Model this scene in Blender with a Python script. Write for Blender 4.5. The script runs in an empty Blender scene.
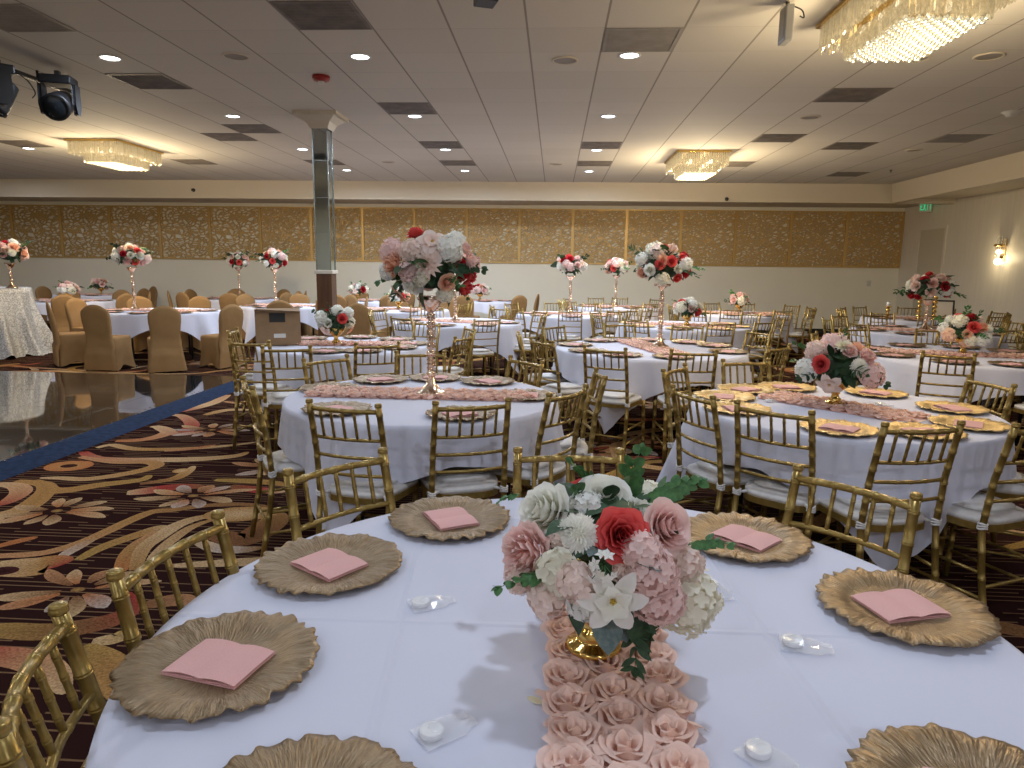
import bpy, math, random
from math import sin, cos, pi, radians, sqrt, atan2, degrees
from mathutils import Vector, Matrix, Euler
S = bpy.context.scene
COL = S.collection

# ------------------------------------------------------------------ camera
F = 690.0; HC = 1.5
def cam_basis():
    roll = radians(-0.75); dx, dy = 552-512, 268-384
    x = dx*cos(roll)+dy*sin(roll); y = -dx*sin(roll)+dy*cos(roll)
    p = math.atan(-y/F); yaw = math.atan(x*cos(p)/F)
    cp, sp, cy, sy = cos(p), sin(p), cos(yaw), sin(yaw)
    fwd = Vector((-sy*cp, cy*cp, -sp)); r0 = Vector((cy, sy, 0)); u0 = r0.cross(fwd)
    right = cos(roll)*r0 - sin(roll)*u0
    down = -(cos(roll)*u0 + sin(roll)*r0)
    return right, down, fwd
RT, DN, FW = cam_basis()
def ray(px, py): return FW*F + RT*(px-512) + DN*(py-384)
def fl(px, py, z=0.0):
    d = ray(px, py); t = (z-HC)/d.z; return Vector((d.x*t, d.y*t, z))
def at(px, py, Y):
    d = ray(px, py); t = Y/d.y; return Vector((d.x*t, Y, HC+d.z*t))
cd = bpy.data.cameras.new('camera'); cam = bpy.data.objects.new('camera', cd); COL.objects.link(cam)
cd.sensor_width = 36; cd.lens = F/1024*36; cd.clip_start = .05; cd.clip_end = 80
m = Matrix((( RT.x, -DN.x, -FW.x, 0), (RT.y, -DN.y, -FW.y, 0), (RT.z, -DN.z, -FW.z, HC), (0,0,0,1)))
cam.matrix_world = m; S.camera = cam

# ------------------------------------------------------------------ materials
def mat(name, col, rough=.6, metal=0, **k):
    m = bpy.data.materials.new(name); m.use_nodes = True
    nt = m.node_tree; b = nt.nodes['Principled BSDF']
    b.inputs['Base Color'].default_value = (*col, 1); b.inputs['Roughness'].default_value = rough
    b.inputs['Metallic'].default_value = metal
    for a, v in k.items():
        n = a.replace('_', ' ')
        if n in b.inputs: b.inputs[n].default_value = v
    return m
class NT:
    def __init__(s, m): s.nt = m.node_tree; s.b = s.nt.nodes['Principled BSDF']
    def n(s, t, **k):
        x = s.nt.nodes.new(t)
        for a, v in k.items():
            if a.startswith('i_'):
                key = a[2:]
                x.inputs[int(key) if key.isdigit() else key.replace('_', ' ')].default_value = v
            else: setattr(x, a, v)
        return x
    def l(s, a, b): s.nt.links.new(a, b)
    def math(s, op, a, b=None, c=None):
        x = s.n('ShaderNodeMath', operation=op)
        for i, v in enumerate((a, b, c)):
            if v is None: continue
            if hasattr(v, 'links'): s.l(v, x.inputs[i])
            else: x.inputs[i].default_value = v
        return x.outputs[0]
    def ramp(s, fac, stops):
        r = s.n('ShaderNodeValToRGB'); e = r.color_ramp.elements
        while len(e) < len(stops): e.new(.5)
        for i, (p, c) in enumerate(stops): e[i].position = p; e[i].color = (*c, 1)
        s.l(fac, r.inputs[0]); return r.outputs[0]
    def bump(s, h, strength, dist=.01):
        b = s.n('ShaderNodeBump'); b.inputs['Strength'].default_value = strength; b.inputs['Distance'].default_value = dist
        s.l(h, b.inputs['Height']); s.l(b.outputs[0], s.b.inputs['Normal'])
def noisy(name, c1, c2, scale, rough=.6, metal=0, bump=0, coord='Object', dist=.005, stretch=(1,1,1), detail=3, **k):
    m = mat(name, c1, rough, metal, **k); t = NT(m)
    tc = t.n('ShaderNodeTexCoord'); mp = t.n('ShaderNodeMapping'); mp.inputs['Scale'].default_value = stretch
    t.l(tc.outputs[coord], mp.inputs[0])
    n = t.n('ShaderNodeTexNoise', i_Scale=scale, i_Detail=detail); t.l(mp.outputs[0], n.inputs['Vector'])
    t.l(t.ramp(n.outputs[0], [(.35, c1), (.65, c2)]), t.b.inputs['Base Color'])
    if bump: t.bump(n.outputs[0], bump, dist)
    return m
M = {}
M['cloth'] = noisy('white_linen', (.62,.63,.74), (.67,.68,.79), 900, .9, 0, .15, dist=.0006, Specular_IOR_Level=.15)
M['cloth_pressed'] = M['cloth'].copy(); M['cloth_pressed'].name = 'white_linen_with_press_folds'; t = NT(M['cloth_pressed'])
tc = t.n('ShaderNodeTexCoord'); sp = t.n('ShaderNodeSeparateXYZ'); t.l(tc.outputs['Object'], sp.inputs[0])
def crease(co, p, off):
    x = t.math('FRACT', t.math('DIVIDE', t.math('SUBTRACT', co, off), p)); d_ = t.math('MULTIPLY', t.math('MINIMUM', x, t.math('SUBTRACT', 1.0, x)), p/.012)
    return t.math('SUBTRACT', 1.0, t.math('MINIMUM', d_, 1.0))
rx = t.math('ADD', t.math('MULTIPLY', sp.outputs[0], .996), t.math('MULTIPLY', sp.outputs[1], .09)); ry = t.math('ADD', t.math('MULTIPLY', sp.outputs[1], .996), t.math('MULTIPLY', sp.outputs[0], -.02))
t.bump(t.math('MAXIMUM', crease(rx, .76, .38), crease(ry, .62, .03)), .55, .004)
M['cushion'] = noisy('white_cushion_vinyl', (.66,.64,.63), (.74,.72,.70), 30, .5, 0, .1)
M['gold'] = noisy('gold_chair_paint', (.27,.18,.045), (.36,.245,.07), 35, .30, .55, .04)
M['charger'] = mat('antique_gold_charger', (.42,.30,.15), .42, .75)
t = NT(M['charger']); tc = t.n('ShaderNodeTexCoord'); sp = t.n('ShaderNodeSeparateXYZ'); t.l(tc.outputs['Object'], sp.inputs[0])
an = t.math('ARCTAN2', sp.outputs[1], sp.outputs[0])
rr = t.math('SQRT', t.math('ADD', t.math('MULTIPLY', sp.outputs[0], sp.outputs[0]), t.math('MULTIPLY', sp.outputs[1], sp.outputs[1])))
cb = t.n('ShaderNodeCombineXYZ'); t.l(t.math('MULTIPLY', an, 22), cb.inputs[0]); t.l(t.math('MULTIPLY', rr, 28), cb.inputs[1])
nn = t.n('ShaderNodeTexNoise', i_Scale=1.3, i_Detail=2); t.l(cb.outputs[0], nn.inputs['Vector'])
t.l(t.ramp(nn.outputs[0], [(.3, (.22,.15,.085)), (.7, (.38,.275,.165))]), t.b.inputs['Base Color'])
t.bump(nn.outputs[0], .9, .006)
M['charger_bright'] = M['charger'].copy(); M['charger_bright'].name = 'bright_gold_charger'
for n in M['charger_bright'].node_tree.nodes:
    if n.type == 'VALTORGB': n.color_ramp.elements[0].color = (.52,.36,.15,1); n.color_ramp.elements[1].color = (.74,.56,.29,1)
M['napkin'] = noisy('pink_napkin_fabric', (.68,.37,.355), (.74,.42,.40), 500, .75, 0, .15, dist=.0005)
# satin chiffon ribbon, see petal_mat
M['netting'] = mat('blush_net', (.86,.66,.60), .8)
M['rosegold'] = noisy('rose_gold_metal', (.80,.58,.44), (.96,.78,.62), 60, .17, 1.0, .6, dist=.003)
M['brass'] = mat('polished_gold', (.72,.48,.14), .18, 1.0)
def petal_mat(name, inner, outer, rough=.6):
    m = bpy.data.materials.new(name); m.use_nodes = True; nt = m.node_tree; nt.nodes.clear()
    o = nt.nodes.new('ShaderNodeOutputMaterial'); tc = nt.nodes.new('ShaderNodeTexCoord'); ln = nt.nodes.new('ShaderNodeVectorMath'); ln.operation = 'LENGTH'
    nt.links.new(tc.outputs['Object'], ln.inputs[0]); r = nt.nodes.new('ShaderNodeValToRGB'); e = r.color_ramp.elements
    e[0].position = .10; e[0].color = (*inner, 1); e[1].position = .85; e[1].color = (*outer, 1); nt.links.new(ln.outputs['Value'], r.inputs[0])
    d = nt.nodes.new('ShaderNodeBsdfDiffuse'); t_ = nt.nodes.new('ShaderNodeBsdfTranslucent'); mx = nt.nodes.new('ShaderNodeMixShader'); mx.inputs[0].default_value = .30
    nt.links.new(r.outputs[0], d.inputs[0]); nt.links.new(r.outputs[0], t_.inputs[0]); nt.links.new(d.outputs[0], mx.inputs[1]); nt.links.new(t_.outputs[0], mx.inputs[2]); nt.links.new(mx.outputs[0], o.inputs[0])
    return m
M['rosette'] = petal_mat('blush_satin', (.96,.72,.62), (.96,.72,.62))
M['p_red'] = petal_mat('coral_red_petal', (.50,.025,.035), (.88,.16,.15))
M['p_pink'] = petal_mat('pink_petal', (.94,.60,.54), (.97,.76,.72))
M['p_blush'] = petal_mat('blush_petal', (.95,.72,.60), (.97,.82,.75))
M['p_white'] = petal_mat('white_petal', (.90,.88,.72), (.95,.95,.91))
M['p_cream'] = petal_mat('cream_petal', (.88,.82,.58), (.94,.91,.78))
M['p_peach'] = petal_mat('peach_petal', (.90,.42,.25), (.95,.68,.52))
M['p_burg'] = petal_mat('deep_red_petal', (.35,.01,.02), (.60,.04,.06))
M['yellow'] = mat('flower_centre', (.62,.42,.06), .8)
M['leaf'] = noisy('green_leaf', (.03,.10,.025), (.07,.19,.05), 8, .55)
M['leaf_dark'] = noisy('dark_leaf', (.014,.045,.016), (.035,.085,.03), 8, .6)
M['leaf_grey'] = noisy('dusty_leaf', (.10,.16,.16), (.17,.22,.21), 8, .7)
M['cover'] = noisy('tan_spandex', (.27,.158,.068), (.31,.185,.082), 5, .85, 0, 0, Specular_IOR_Level=.1)
M['black'] = mat('black_plastic', (.012,.012,.014), .45)
M['lens'] = mat('dark_glass_lens', (.02,.025,.03), .06)
M['cardboard'] = noisy('cardboard', (.27,.17,.09), (.31,.20,.11), 10, .8)
M['label_white'] = mat('white_paper_label', (.7,.7,.68), .7)
M['label_black'] = mat('black_print', (.02,.02,.02), .6)
M['wood'] = noisy('brown_wood_panel', (.075,.03,.014), (.12,.05,.022), 3, .35, 0, 0, stretch=(6,6,.6))
M['mirror'] = mat('aged_mirror', (.55,.62,.62), .05, 1.0)
M['mirror_edge'] = mat('mirror_edge_strip', (.35,.38,.36), .25, .8)
M['white_plastic'] = mat('white_plastic', (.62,.61,.58), .4)
M['grey_plastic'] = mat('grey_metal_casing', (.33,.33,.33), .4, .3)
M['red_plastic'] = mat('red_plastic', (.28,.015,.015), .4)
M['plaster'] = mat('cream_plaster', (.66,.60,.50), .8)
M['door_paint'] = mat('taupe_door_paint', (.54,.49,.38), .6)
M['rubber'] = mat('dark_baseboard', (.02,.017,.015), .5)
M['clear'] = mat('clear_cellophane', (.92,.93,.96), .08, 0, Alpha=.28, Specular_IOR_Level=.8)
M['ring_acrylic'] = mat('frosted_white_candle', (.78,.78,.80), .25)
M['steel'] = mat('dark_steel', (.10,.10,.10), .4, .8)

def emit(name, col, st):
    m = bpy.data.materials.new(name); m.use_nodes = True; nt = m.node_tree; nt.nodes.clear()
    e = nt.nodes.new('ShaderNodeEmission'); e.inputs[0].default_value = (*col, 1); e.inputs[1].default_value = st
    o = nt.nodes.new('ShaderNodeOutputMaterial'); nt.links.new(e.outputs[0], o.inputs[0]); return m
M['led'] = emit('white_led_disc', (.80,.90,1.0), 14)
M['bulb'] = emit('warm_bulb', (1,.86,.60), 9)
M['exit_green'] = emit('green_exit_glow', (.04,.75,.30), .9)
# crystal: partly clear, partly sparkling, with emission added for the glow of the bulbs
mc = bpy.data.materials.new('crystal_glass'); mc.use_nodes = True; nt = mc.node_tree; nt.nodes.clear()
o = nt.nodes.new('ShaderNodeOutputMaterial'); tr = nt.nodes.new('ShaderNodeBsdfTransparent'); gl = nt.nodes.new('ShaderNodeBsdfGlossy')
gl.inputs['Roughness'].default_value = .12; gl.inputs[0].default_value = (.85,.80,.66,1)
tl = nt.nodes.new('ShaderNodeBsdfTranslucent'); tl.inputs[0].default_value = (.42,.37,.26,1)
m1 = nt.nodes.new('ShaderNodeMixShader'); m1.inputs[0].default_value = .5; m2 = nt.nodes.new('ShaderNodeMixShader'); m2.inputs[0].default_value = .55
em = nt.nodes.new('ShaderNodeEmission'); em.inputs[0].default_value = (1,.83,.52,1); em.inputs[1].default_value = .10
ad = nt.nodes.new('ShaderNodeAddShader')
nt.links.new(gl.outputs[0], m1.inputs[1]); nt.links.new(tl.outputs[0], m1.inputs[2]); nt.links.new(tr.outputs[0], m2.inputs[1]); nt.links.new(m1.outputs[0], m2.inputs[2])
nt.links.new(m2.outputs[0], ad.inputs[0]); nt.links.new(em.outputs[0], ad.inputs[1]); nt.links.new(ad.outputs[0], o.inputs[0])
tcx = nt.nodes.new('ShaderNodeTexCoord'); nx = nt.nodes.new('ShaderNodeTexNoise'); nx.inputs['Scale'].default_value = 38; nt.links.new(tcx.outputs['Object'], nx.inputs['Vector'])
rx = nt.nodes.new('ShaderNodeValToRGB'); rx.color_ramp.elements[0].position = .38; rx.color_ramp.elements[0].color = (.10,.08,.05,1); rx.color_ramp.elements[1].position = .66; rx.color_ramp.elements[1].color = (.80,.74,.56,1)
nt.links.new(nx.outputs[0], rx.inputs[0]); nt.links.new(rx.outputs[0], tl.inputs[0])
M['crystal'] = mc
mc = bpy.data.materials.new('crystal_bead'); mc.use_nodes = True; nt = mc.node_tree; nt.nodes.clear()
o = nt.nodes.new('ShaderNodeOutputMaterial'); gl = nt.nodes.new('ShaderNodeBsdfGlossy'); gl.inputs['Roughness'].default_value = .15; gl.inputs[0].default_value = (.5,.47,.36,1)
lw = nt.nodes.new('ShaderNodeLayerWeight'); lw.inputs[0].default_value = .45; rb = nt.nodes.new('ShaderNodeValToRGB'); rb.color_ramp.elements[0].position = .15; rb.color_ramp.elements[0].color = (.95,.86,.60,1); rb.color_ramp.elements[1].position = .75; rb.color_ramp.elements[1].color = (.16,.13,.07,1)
em = nt.nodes.new('ShaderNodeEmission'); em.inputs[1].default_value = .75; ad = nt.nodes.new('ShaderNodeAddShader')  # bead shading put into the emission: bright centre, dark rim
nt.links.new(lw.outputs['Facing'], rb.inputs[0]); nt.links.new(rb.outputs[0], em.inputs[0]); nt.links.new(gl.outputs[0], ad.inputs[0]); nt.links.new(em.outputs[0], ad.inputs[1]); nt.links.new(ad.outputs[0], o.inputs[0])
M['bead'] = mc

# ceiling tiles: 2 ft grid, dark runners one way, faint cross joints the other
def line_mask(t, co, period, off, width):
    x = t.math('FRACT', t.math('DIVIDE', t.math('SUBTRACT', co, off), period))
    d = t.math('MINIMUM', x, t.math('SUBTRACT', 1.0, x))
    return t.math('LESS_THAN', d, width/period/2)
M['ceiling'] = mat('ceiling_tile', (.5,.46,.42), .85); t = NT(M['ceiling'])
tc = t.n('ShaderNodeTexCoord'); sp = t.n('ShaderNodeSeparateXYZ'); t.l(tc.outputs['Object'], sp.inputs[0])
ax = line_mask(t, sp.outputs[0], .61, .35, .017); ay = line_mask(t, sp.outputs[1], .61, .30, .010)
cb = t.n('ShaderNodeCombineXYZ'); t.l(t.math('FLOOR', t.math('DIVIDE', t.math('SUBTRACT', sp.outputs[0], .35), .61)), cb.inputs[0]); t.l(t.math('FLOOR', t.math('DIVIDE', t.math('SUBTRACT', sp.outputs[1], .30), .61)), cb.inputs[1])
wn = t.n('ShaderNodeTexWhiteNoise', noise_dimensions='2D'); t.l(cb.outputs[0], wn.inputs['Vector'])
c0 = t.ramp(wn.outputs[0], [(0, (.585,.545,.475)), (1, (.62,.58,.51))])
mx = t.n('ShaderNodeMixRGB'); t.l(ay, mx.inputs[0]); t.l(c0, mx.inputs[1]); mx.inputs[2].default_value = (.52,.48,.42,1)
mx2 = t.n('ShaderNodeMixRGB'); t.l(ax, mx2.inputs[0]); t.l(mx.outputs[0], mx2.inputs[1]); mx2.inputs[2].default_value = (.30,.26,.22,1)
t.l(mx2.outputs[0], t.b.inputs['Base Color'])
ns = t.n('ShaderNodeTexNoise', i_Scale=120); t.l(tc.outputs['Object'], ns.inputs['Vector']); t.bump(ns.outputs[0], .2, .003)

M['wall'] = noisy('painted_wall', (.82,.78,.66), (.84,.80,.68), 1.2, .7, 0, 0)
M['wall_right'] = noisy('vinyl_wallcover', (.66,.61,.52), (.70,.65,.56), 3, .5, 0, 0, stretch=(1,9,.4))
M['soffit'] = mat('soffit_paint', (.60,.53,.42), .7)
M['vent'] = noisy('dusty_vent_grille', (.13,.11,.09), (.20,.17,.145), 6, .6, 0, 0)
M['vent_grey'] = noisy('grey_return_grille', (.24,.22,.19), (.30,.27,.24), 6, .6)

# carpet ground: dark brown with thin broken tan stripes
M['carpet'] = mat('carpet_ground', (.03,.015,.012), 1.0, 0, Specular_IOR_Level=.0); t = NT(M['carpet'])
tc = t.n('ShaderNodeTexCoord'); sp = t.n('ShaderNodeSeparateXYZ'); t.l(tc.outputs['Object'], sp.inputs[0])
row = t.math('FLOOR', t.math('DIVIDE', t.math('SUBTRACT', sp.outputs[1], .021), .042))
ln = line_mask(t, sp.outputs[1], .042, 0, .0085)
cb = t.n('ShaderNodeCombineXYZ'); t.l(t.math('MULTIPLY', sp.outputs[0], 2.2), cb.inputs[0]); t.l(t.math('MULTIPLY', row, 7.3), cb.inputs[1])
nz = t.n('ShaderNodeTexNoise', i_Scale=1.0, i_Detail=1); t.l(cb.outputs[0], nz.inputs['Vector'])
msk = t.math('MULTIPLY', ln, t.math('GREATER_THAN', nz.outputs[0], .47))
mx = t.n('ShaderNodeMixRGB'); t.l(msk, mx.inputs[0]); mx.inputs[1].default_value = (.026,.011,.010,1); mx.inputs[2].default_value = (.17,.10,.055,1)
t.l(mx.outputs[0], t.b.inputs['Base Color'])
# carpet motifs: colours woven per motif (stored per corner) with a yarn speckle
M['motif'] = mat('carpet_motif', (.3,.2,.1), 1.0, 0, Specular_IOR_Level=.0); t = NT(M['motif'])
vc = t.n('ShaderNodeVertexColor', layer_name='yarn'); tc = t.n('ShaderNodeTexCoord')
n1 = t.n('ShaderNodeTexNoise', i_Scale=90, i_Detail=2); t.l(tc.outputs['Object'], n1.inputs['Vector'])
sc = t.ramp(n1.outputs[0], [(.3, (.62,.58,.55)), (.7, (1.25,1.25,1.25))])
mm = t.n('ShaderNodeMixRGB', blend_type='MULTIPLY'); mm.inputs[0].default_value = 1; t.l(vc.outputs[0], mm.inputs[1]); t.l(sc, mm.inputs[2]); t.l(mm.outputs[0], t.b.inputs['Base Color'])
# dance floor
M['dance'] = mat('black_gloss_panel', (.02,.021,.022), .06, 0, Coat_Weight=1.0, Coat_Roughness=.03, Specular_IOR_Level=.6, IOR=1.5); t = NT(M['dance'])
tc = t.n('ShaderNodeTexCoord'); sp = t.n('ShaderNodeSeparateXYZ'); t.l(tc.outputs['Object'], sp.inputs[0])
g = t.math('MAXIMUM', line_mask(t, sp.outputs[0], .92, 0, .012), line_mask(t, sp.outputs[1], .92, .3, .012))
t.l(t.math('ADD', t.math('MULTIPLY', g, .5), .06), t.b.inputs['Roughness'])
nz = t.n('ShaderNodeTexNoise', i_Scale=1.2, i_Detail=1); t.l(tc.outputs['Object'], nz.inputs['Vector'])
t.bump(t.math('ADD', t.math('MULTIPLY', nz.outputs[0], .3), t.math('MULTIPLY', g, -1)), .05, .01)
M['blue'] = noisy('blue_edge_strip', (.013,.024,.055), (.02,.036,.08), 20, .9, 0, 0, Specular_IOR_Level=.05)
M['sequin'] = mat('silver_sequin_cloth', (.42,.42,.42), .4, .45); t = NT(M['sequin'])
tc = t.n('ShaderNodeTexCoord'); vo = t.n('ShaderNodeTexVoronoi', i_Scale=70); t.l(tc.outputs['Object'], vo.inputs['Vector'])
t.bump(vo.outputs['Distance'], .8, .01); t.l(t.ramp(vo.outputs['Color'], [(.2, (.30,.30,.30)), (.8, (.66,.66,.66))]), t.b.inputs['Base Color'])
# pierced gold screen: branching lattice with leaf-shaped openings
def screen_mat(name, gap):
    m = mat(name, (.42,.27,.07), .45, .25); t = NT(m); tc = t.n('ShaderNodeTexCoord')
    n0 = t.n('ShaderNodeTexNoise', i_Scale=3.0, i_Detail=1); t.l(tc.outputs['Object'], n0.inputs['Vector'])
    va = t.n('ShaderNodeVectorMath', operation='MULTIPLY_ADD'); t.l(n0.outputs['Color'], va.inputs[0]); va.inputs[1].default_value = (.25,.25,.25); t.l(tc.outputs['Object'], va.inputs[2])
    mp = t.n('ShaderNodeMapping'); mp.inputs['Rotation'].default_value = (0, .6, 0); mp.inputs['Scale'].default_value = (1.0, .02, 1.9); t.l(va.outputs[0], mp.inputs[0])
    v = t.n('ShaderNodeTexVoronoi', feature='DISTANCE_TO_EDGE', i_Scale=9.0 if gap > .15 else 7.6); t.l(mp.outputs[0], v.inputs['Vector'])
    mp2 = t.n('ShaderNodeMapping'); mp2.inputs['Rotation'].default_value = (0, -.5, 0); mp2.inputs['Scale'].default_value = (1.0, .02, 1.5); t.l(va.outputs[0], mp2.inputs[0])
    v2 = t.n('ShaderNodeTexVoronoi', feature='DISTANCE_TO_EDGE', i_Scale=22); t.l(mp2.outputs[0], v2.inputs['Vector'])
    n3 = t.n('ShaderNodeTexNoise', i_Scale=2.3, i_Detail=0); t.l(tc.outputs['Object'], n3.inputs['Vector'])
    h1 = t.math('GREATER_THAN', v.outputs['Distance'], t.math('ADD', gap, t.math('MULTIPLY', n3.outputs[0], .10)))
    h2 = t.math('GREATER_THAN', v2.outputs['Distance'], .14 if gap > .15 else .19)
    hole = t.math('MAXIMUM', h1, t.math('MULTIPLY', h2, .85))
    t.l(t.math('SUBTRACT', 1.0, hole), t.b.inputs['Alpha'])
    t.bump(v2.outputs['Distance'], .6, .02)
    t.l(t.ramp(v2.outputs['Distance'], [(.0, (.74,.50,.20)), (.12, (.44,.28,.10))]), t.b.inputs['Base Color'])
    return m
M['screen'] = screen_mat('pierced_gold_screen', .10)
M['screen_dense'] = screen_mat('dense_gold_screen', .18)
M['screen_frame'] = mat('gold_screen_frame', (.55,.36,.13), .4, .35)

# ------------------------------------------------------------------ mesh builder
class MB:
    def __init__(s): s.v = []; s.f = []; s.m = []; s.sm = []
    def add(s, vs, fs, mi=0, smooth=True, M4=None):
        o = len(s.v)
        s.v += [tuple(M4 @ Vector(v)) for v in vs] if M4 is not None else [tuple(v) for v in vs]
        s.f += [tuple(i+o for i in f) for f in fs]; s.m += [mi]*len(fs); s.sm += [smooth]*len(fs); return s
    def box(s, lo, hi, mi=0, M4=None):
        (a,b,c),(d,e,f) = lo, hi
        v = [(a,b,c),(d,b,c),(d,e,c),(a,e,c),(a,b,f),(d,b,f),(d,e,f),(a,e,f)]
        return s.add(v, [(0,3,2,1),(4,5,6,7),(0,1,5,4),(1,2,6,5),(2,3,7,6),(3,0,4,7)], mi, False, M4)
    def lathe(s, prof, n=16, mi=0, M4=None, smooth=True, cap=True):
        vs = []; fs = []
        for r, z in prof:
            for i in range(n): a = 2*pi*i/n; vs.append((r*cos(a), r*sin(a), z))
        for k in range(len(prof)-1):
            for i in range(n):
                j = (i+1) % n; fs.append((k*n+i, k*n+j, (k+1)*n+j, (k+1)*n+i))
        if cap:
            fs.append(tuple(range(n-1, -1, -1))); fs.append(tuple((len(prof)-1)*n+i for i in range(n)))
        return s.add(vs, fs, mi, smooth, M4)
    def tube(s, pts, rad, n=8, mi=0, M4=None):
        pts = [Vector(p) for p in pts]
        if not isinstance(rad, (list, tuple)): rad = [rad]*len(pts)
        vs = []; fs = []; up = None
        for i, p in enumerate(pts):
            t = (pts[min(i+1, len(pts)-1)]-pts[max(i-1, 0)]).normalized()
            if up is None: up = t.orthogonal().normalized()
            up = (up - t*up.dot(t)).normalized(); w = t.cross(up)
            for k in range(n): a = 2*pi*k/n; vs.append(p+(up*cos(a)+w*sin(a))*rad[i])
        for i in range(len(pts)-1):
            for k in range(n):
                j = (k+1) % n; fs.append((i*n+k, i*n+j, (i+1)*n+j, (i+1)*n+k))
        fs.append(tuple(range(n-1, -1, -1))); fs.append(tuple((len(pts)-1)*n+k for k in range(n)))
        return s.add(vs, fs, mi, True, M4)
    def sphere(s, c, r, nu=10, nv=6, mi=0, sq=1):
        prof = [(max(r*sin(pi*i/nv), 1e-4), -r*sq*cos(pi*i/nv)) for i in range(nv+1)]
        return s.lathe(prof, nu, mi, Matrix.Translation(c), True, False)
    def mesh(s, name, mats):
        me = bpy.data.meshes.new(name); me.from_pydata(s.v, [], s.f)
        for m_ in (mats if isinstance(mats, (list, tuple)) else [mats]): me.materials.append(m_)
        me.polygons.foreach_set('material_index', s.m); me.polygons.foreach_set('use_smooth', s.sm); me.update(); return me
    def obj(s, name, mats, parent=None, loc=(0,0,0), rz=0, bevel=0):
        return link(name, s.mesh(name, mats), parent, loc, rz, bevel)
def link(name, me, parent=None, loc=(0,0,0), rz=0, bevel=0):
    o = bpy.data.objects.new(name, me); COL.objects.link(o); o.location = loc; o.rotation_euler = (0,0,rz)
    if parent: o.parent = parent
    if bevel:
        b = o.modifiers.new('bevel', 'BEVEL'); b.width = bevel; b.segments = 2; b.limit_method = 'ANGLE'
    return o
def tag(o, label, cat, group=None, kind=None):
    if label: o['label'] = label
    if cat: o['category'] = cat
    if group: o['group'] = group
    if kind: o['kind'] = kind
    return o
def thing(name, label, cat, loc=(0,0,0), rz=0, group=None):
    o = bpy.data.objects.new(name, None); COL.objects.link(o); o.location = loc; o.rotation_euler = (0,0,rz); o.empty_display_size = .1
    return tag(o, label, cat, group)
def struct(o): o['kind'] = 'structure'; return o
def dup(root, loc, rz, label=None, group=None):
    def cp(o, par):
        c = o.copy(); COL.objects.link(c)
        if par: c.parent = par
        for ch in o.children: cp(ch, c)
        return c
    r = cp(root, None); r.location = loc; r.rotation_euler = (0,0,rz)
    if label: r['label'] = label
    if group: r['group'] = group
    return r
class Proto:
    """First placement moves the built thing itself, later ones copy it."""
    def __init__(s, make): s.make = make; s.root = None
    def place(s, loc, rz, label, group):
        if s.root is None:
            s.root = s.make(); r = s.root; r.location = loc; r.rotation_euler = (0,0,rz); r['label'] = label; r['group'] = group; return r
        return dup(s.root, loc, rz, label, group)

# ------------------------------------------------------------------ room shell
XR, XL, YB, YF, ZC = 8.44, -16.0, 17.75, -5.0, 3.36
def slab(name, lo, hi, m_, **k): return struct(MB().box(lo, hi).obj(name, m_))
slab('floor', (XL-.3, YF-.3, -.12), (XR+.3, YB+.3, 0), M['carpet'])
slab('ceiling', (XL-.3, YF-.3, ZC), (XR+.3, YB+.3, ZC+.12), M['ceiling'])
slab('wall_back', (XL-.3, YB, 0), (XR+.3, YB+.2, ZC), M['wall'])
slab('wall_right', (XR, YF-.3, 0), (XR+.2, YB, ZC), M['wall_right'])
slab('wall_left', (XL-.2, YF-.3, 0), (XL, YB, ZC), M['wall'])
slab('wall_front', (XL, YF-.2, 0), (XR, YF, ZC), M['wall'])
# dropped soffits round the ceiling, slightly battered face with a shadow lip
def soffit(name, prof, a, b, axis):
    mb = MB(); n = len(prof); vs = []
    for t_ in (a, b):
        for (u, z) in prof: vs.append((t_, u, z) if axis == 'x' else (u, t_, z))
    fs = [(i, (i+1) % n, n+(i+1) % n, n+i) for i in range(n)] + [tuple(range(n)), tuple(range(2*n-1, n-1, -1))]
    mb.add(vs, fs, 0, False); return struct(mb.obj(name, M['soffit']))
soffit('trim_1', [(15.50,ZC),(15.62,3.02),(15.62,2.98),(15.80,2.98),(15.80,3.07),(YB,3.07),(YB,ZC)], XL, XR, 'x')
soffit('trim_2', [(7.05,ZC),(7.13,3.02),(7.13,2.98),(7.28,2.98),(7.28,3.07),(XR,3.07),(XR,ZC)], YF, 15.6, 'y')
slab('baseboard_back', (XL, YB-.02, 0), (XR, YB, .11), M['rubber'])
slab('baseboard_right', (XR-.02, YF, 0), (XR, 15.80, .11), M['rubber'])
# door in the right wall
d = thing('door_1', None, None, (XR, 16.36, 0)); d['kind'] = 'structure'
mb = MB(); mb.box((-.03,-.58,0), (.0,-.51,2.56)).box((-.03,.51,0), (0,.58,2.56)).box((-.03,-.51,2.49), (0,.51,2.56)); mb.obj('door_frame', M['wall_right'], d, bevel=.004)
MB().box((-.012,-.505,.01), (-.002,.505,2.485)).obj('door_leaf', M['door_paint'], d)
MB().tube([(-.012,-.42,1.0),(-.06,-.42,1.0),(-.06,-.32,1.0)], .01, 8).obj('door_handle', M['steel'], d)

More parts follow.
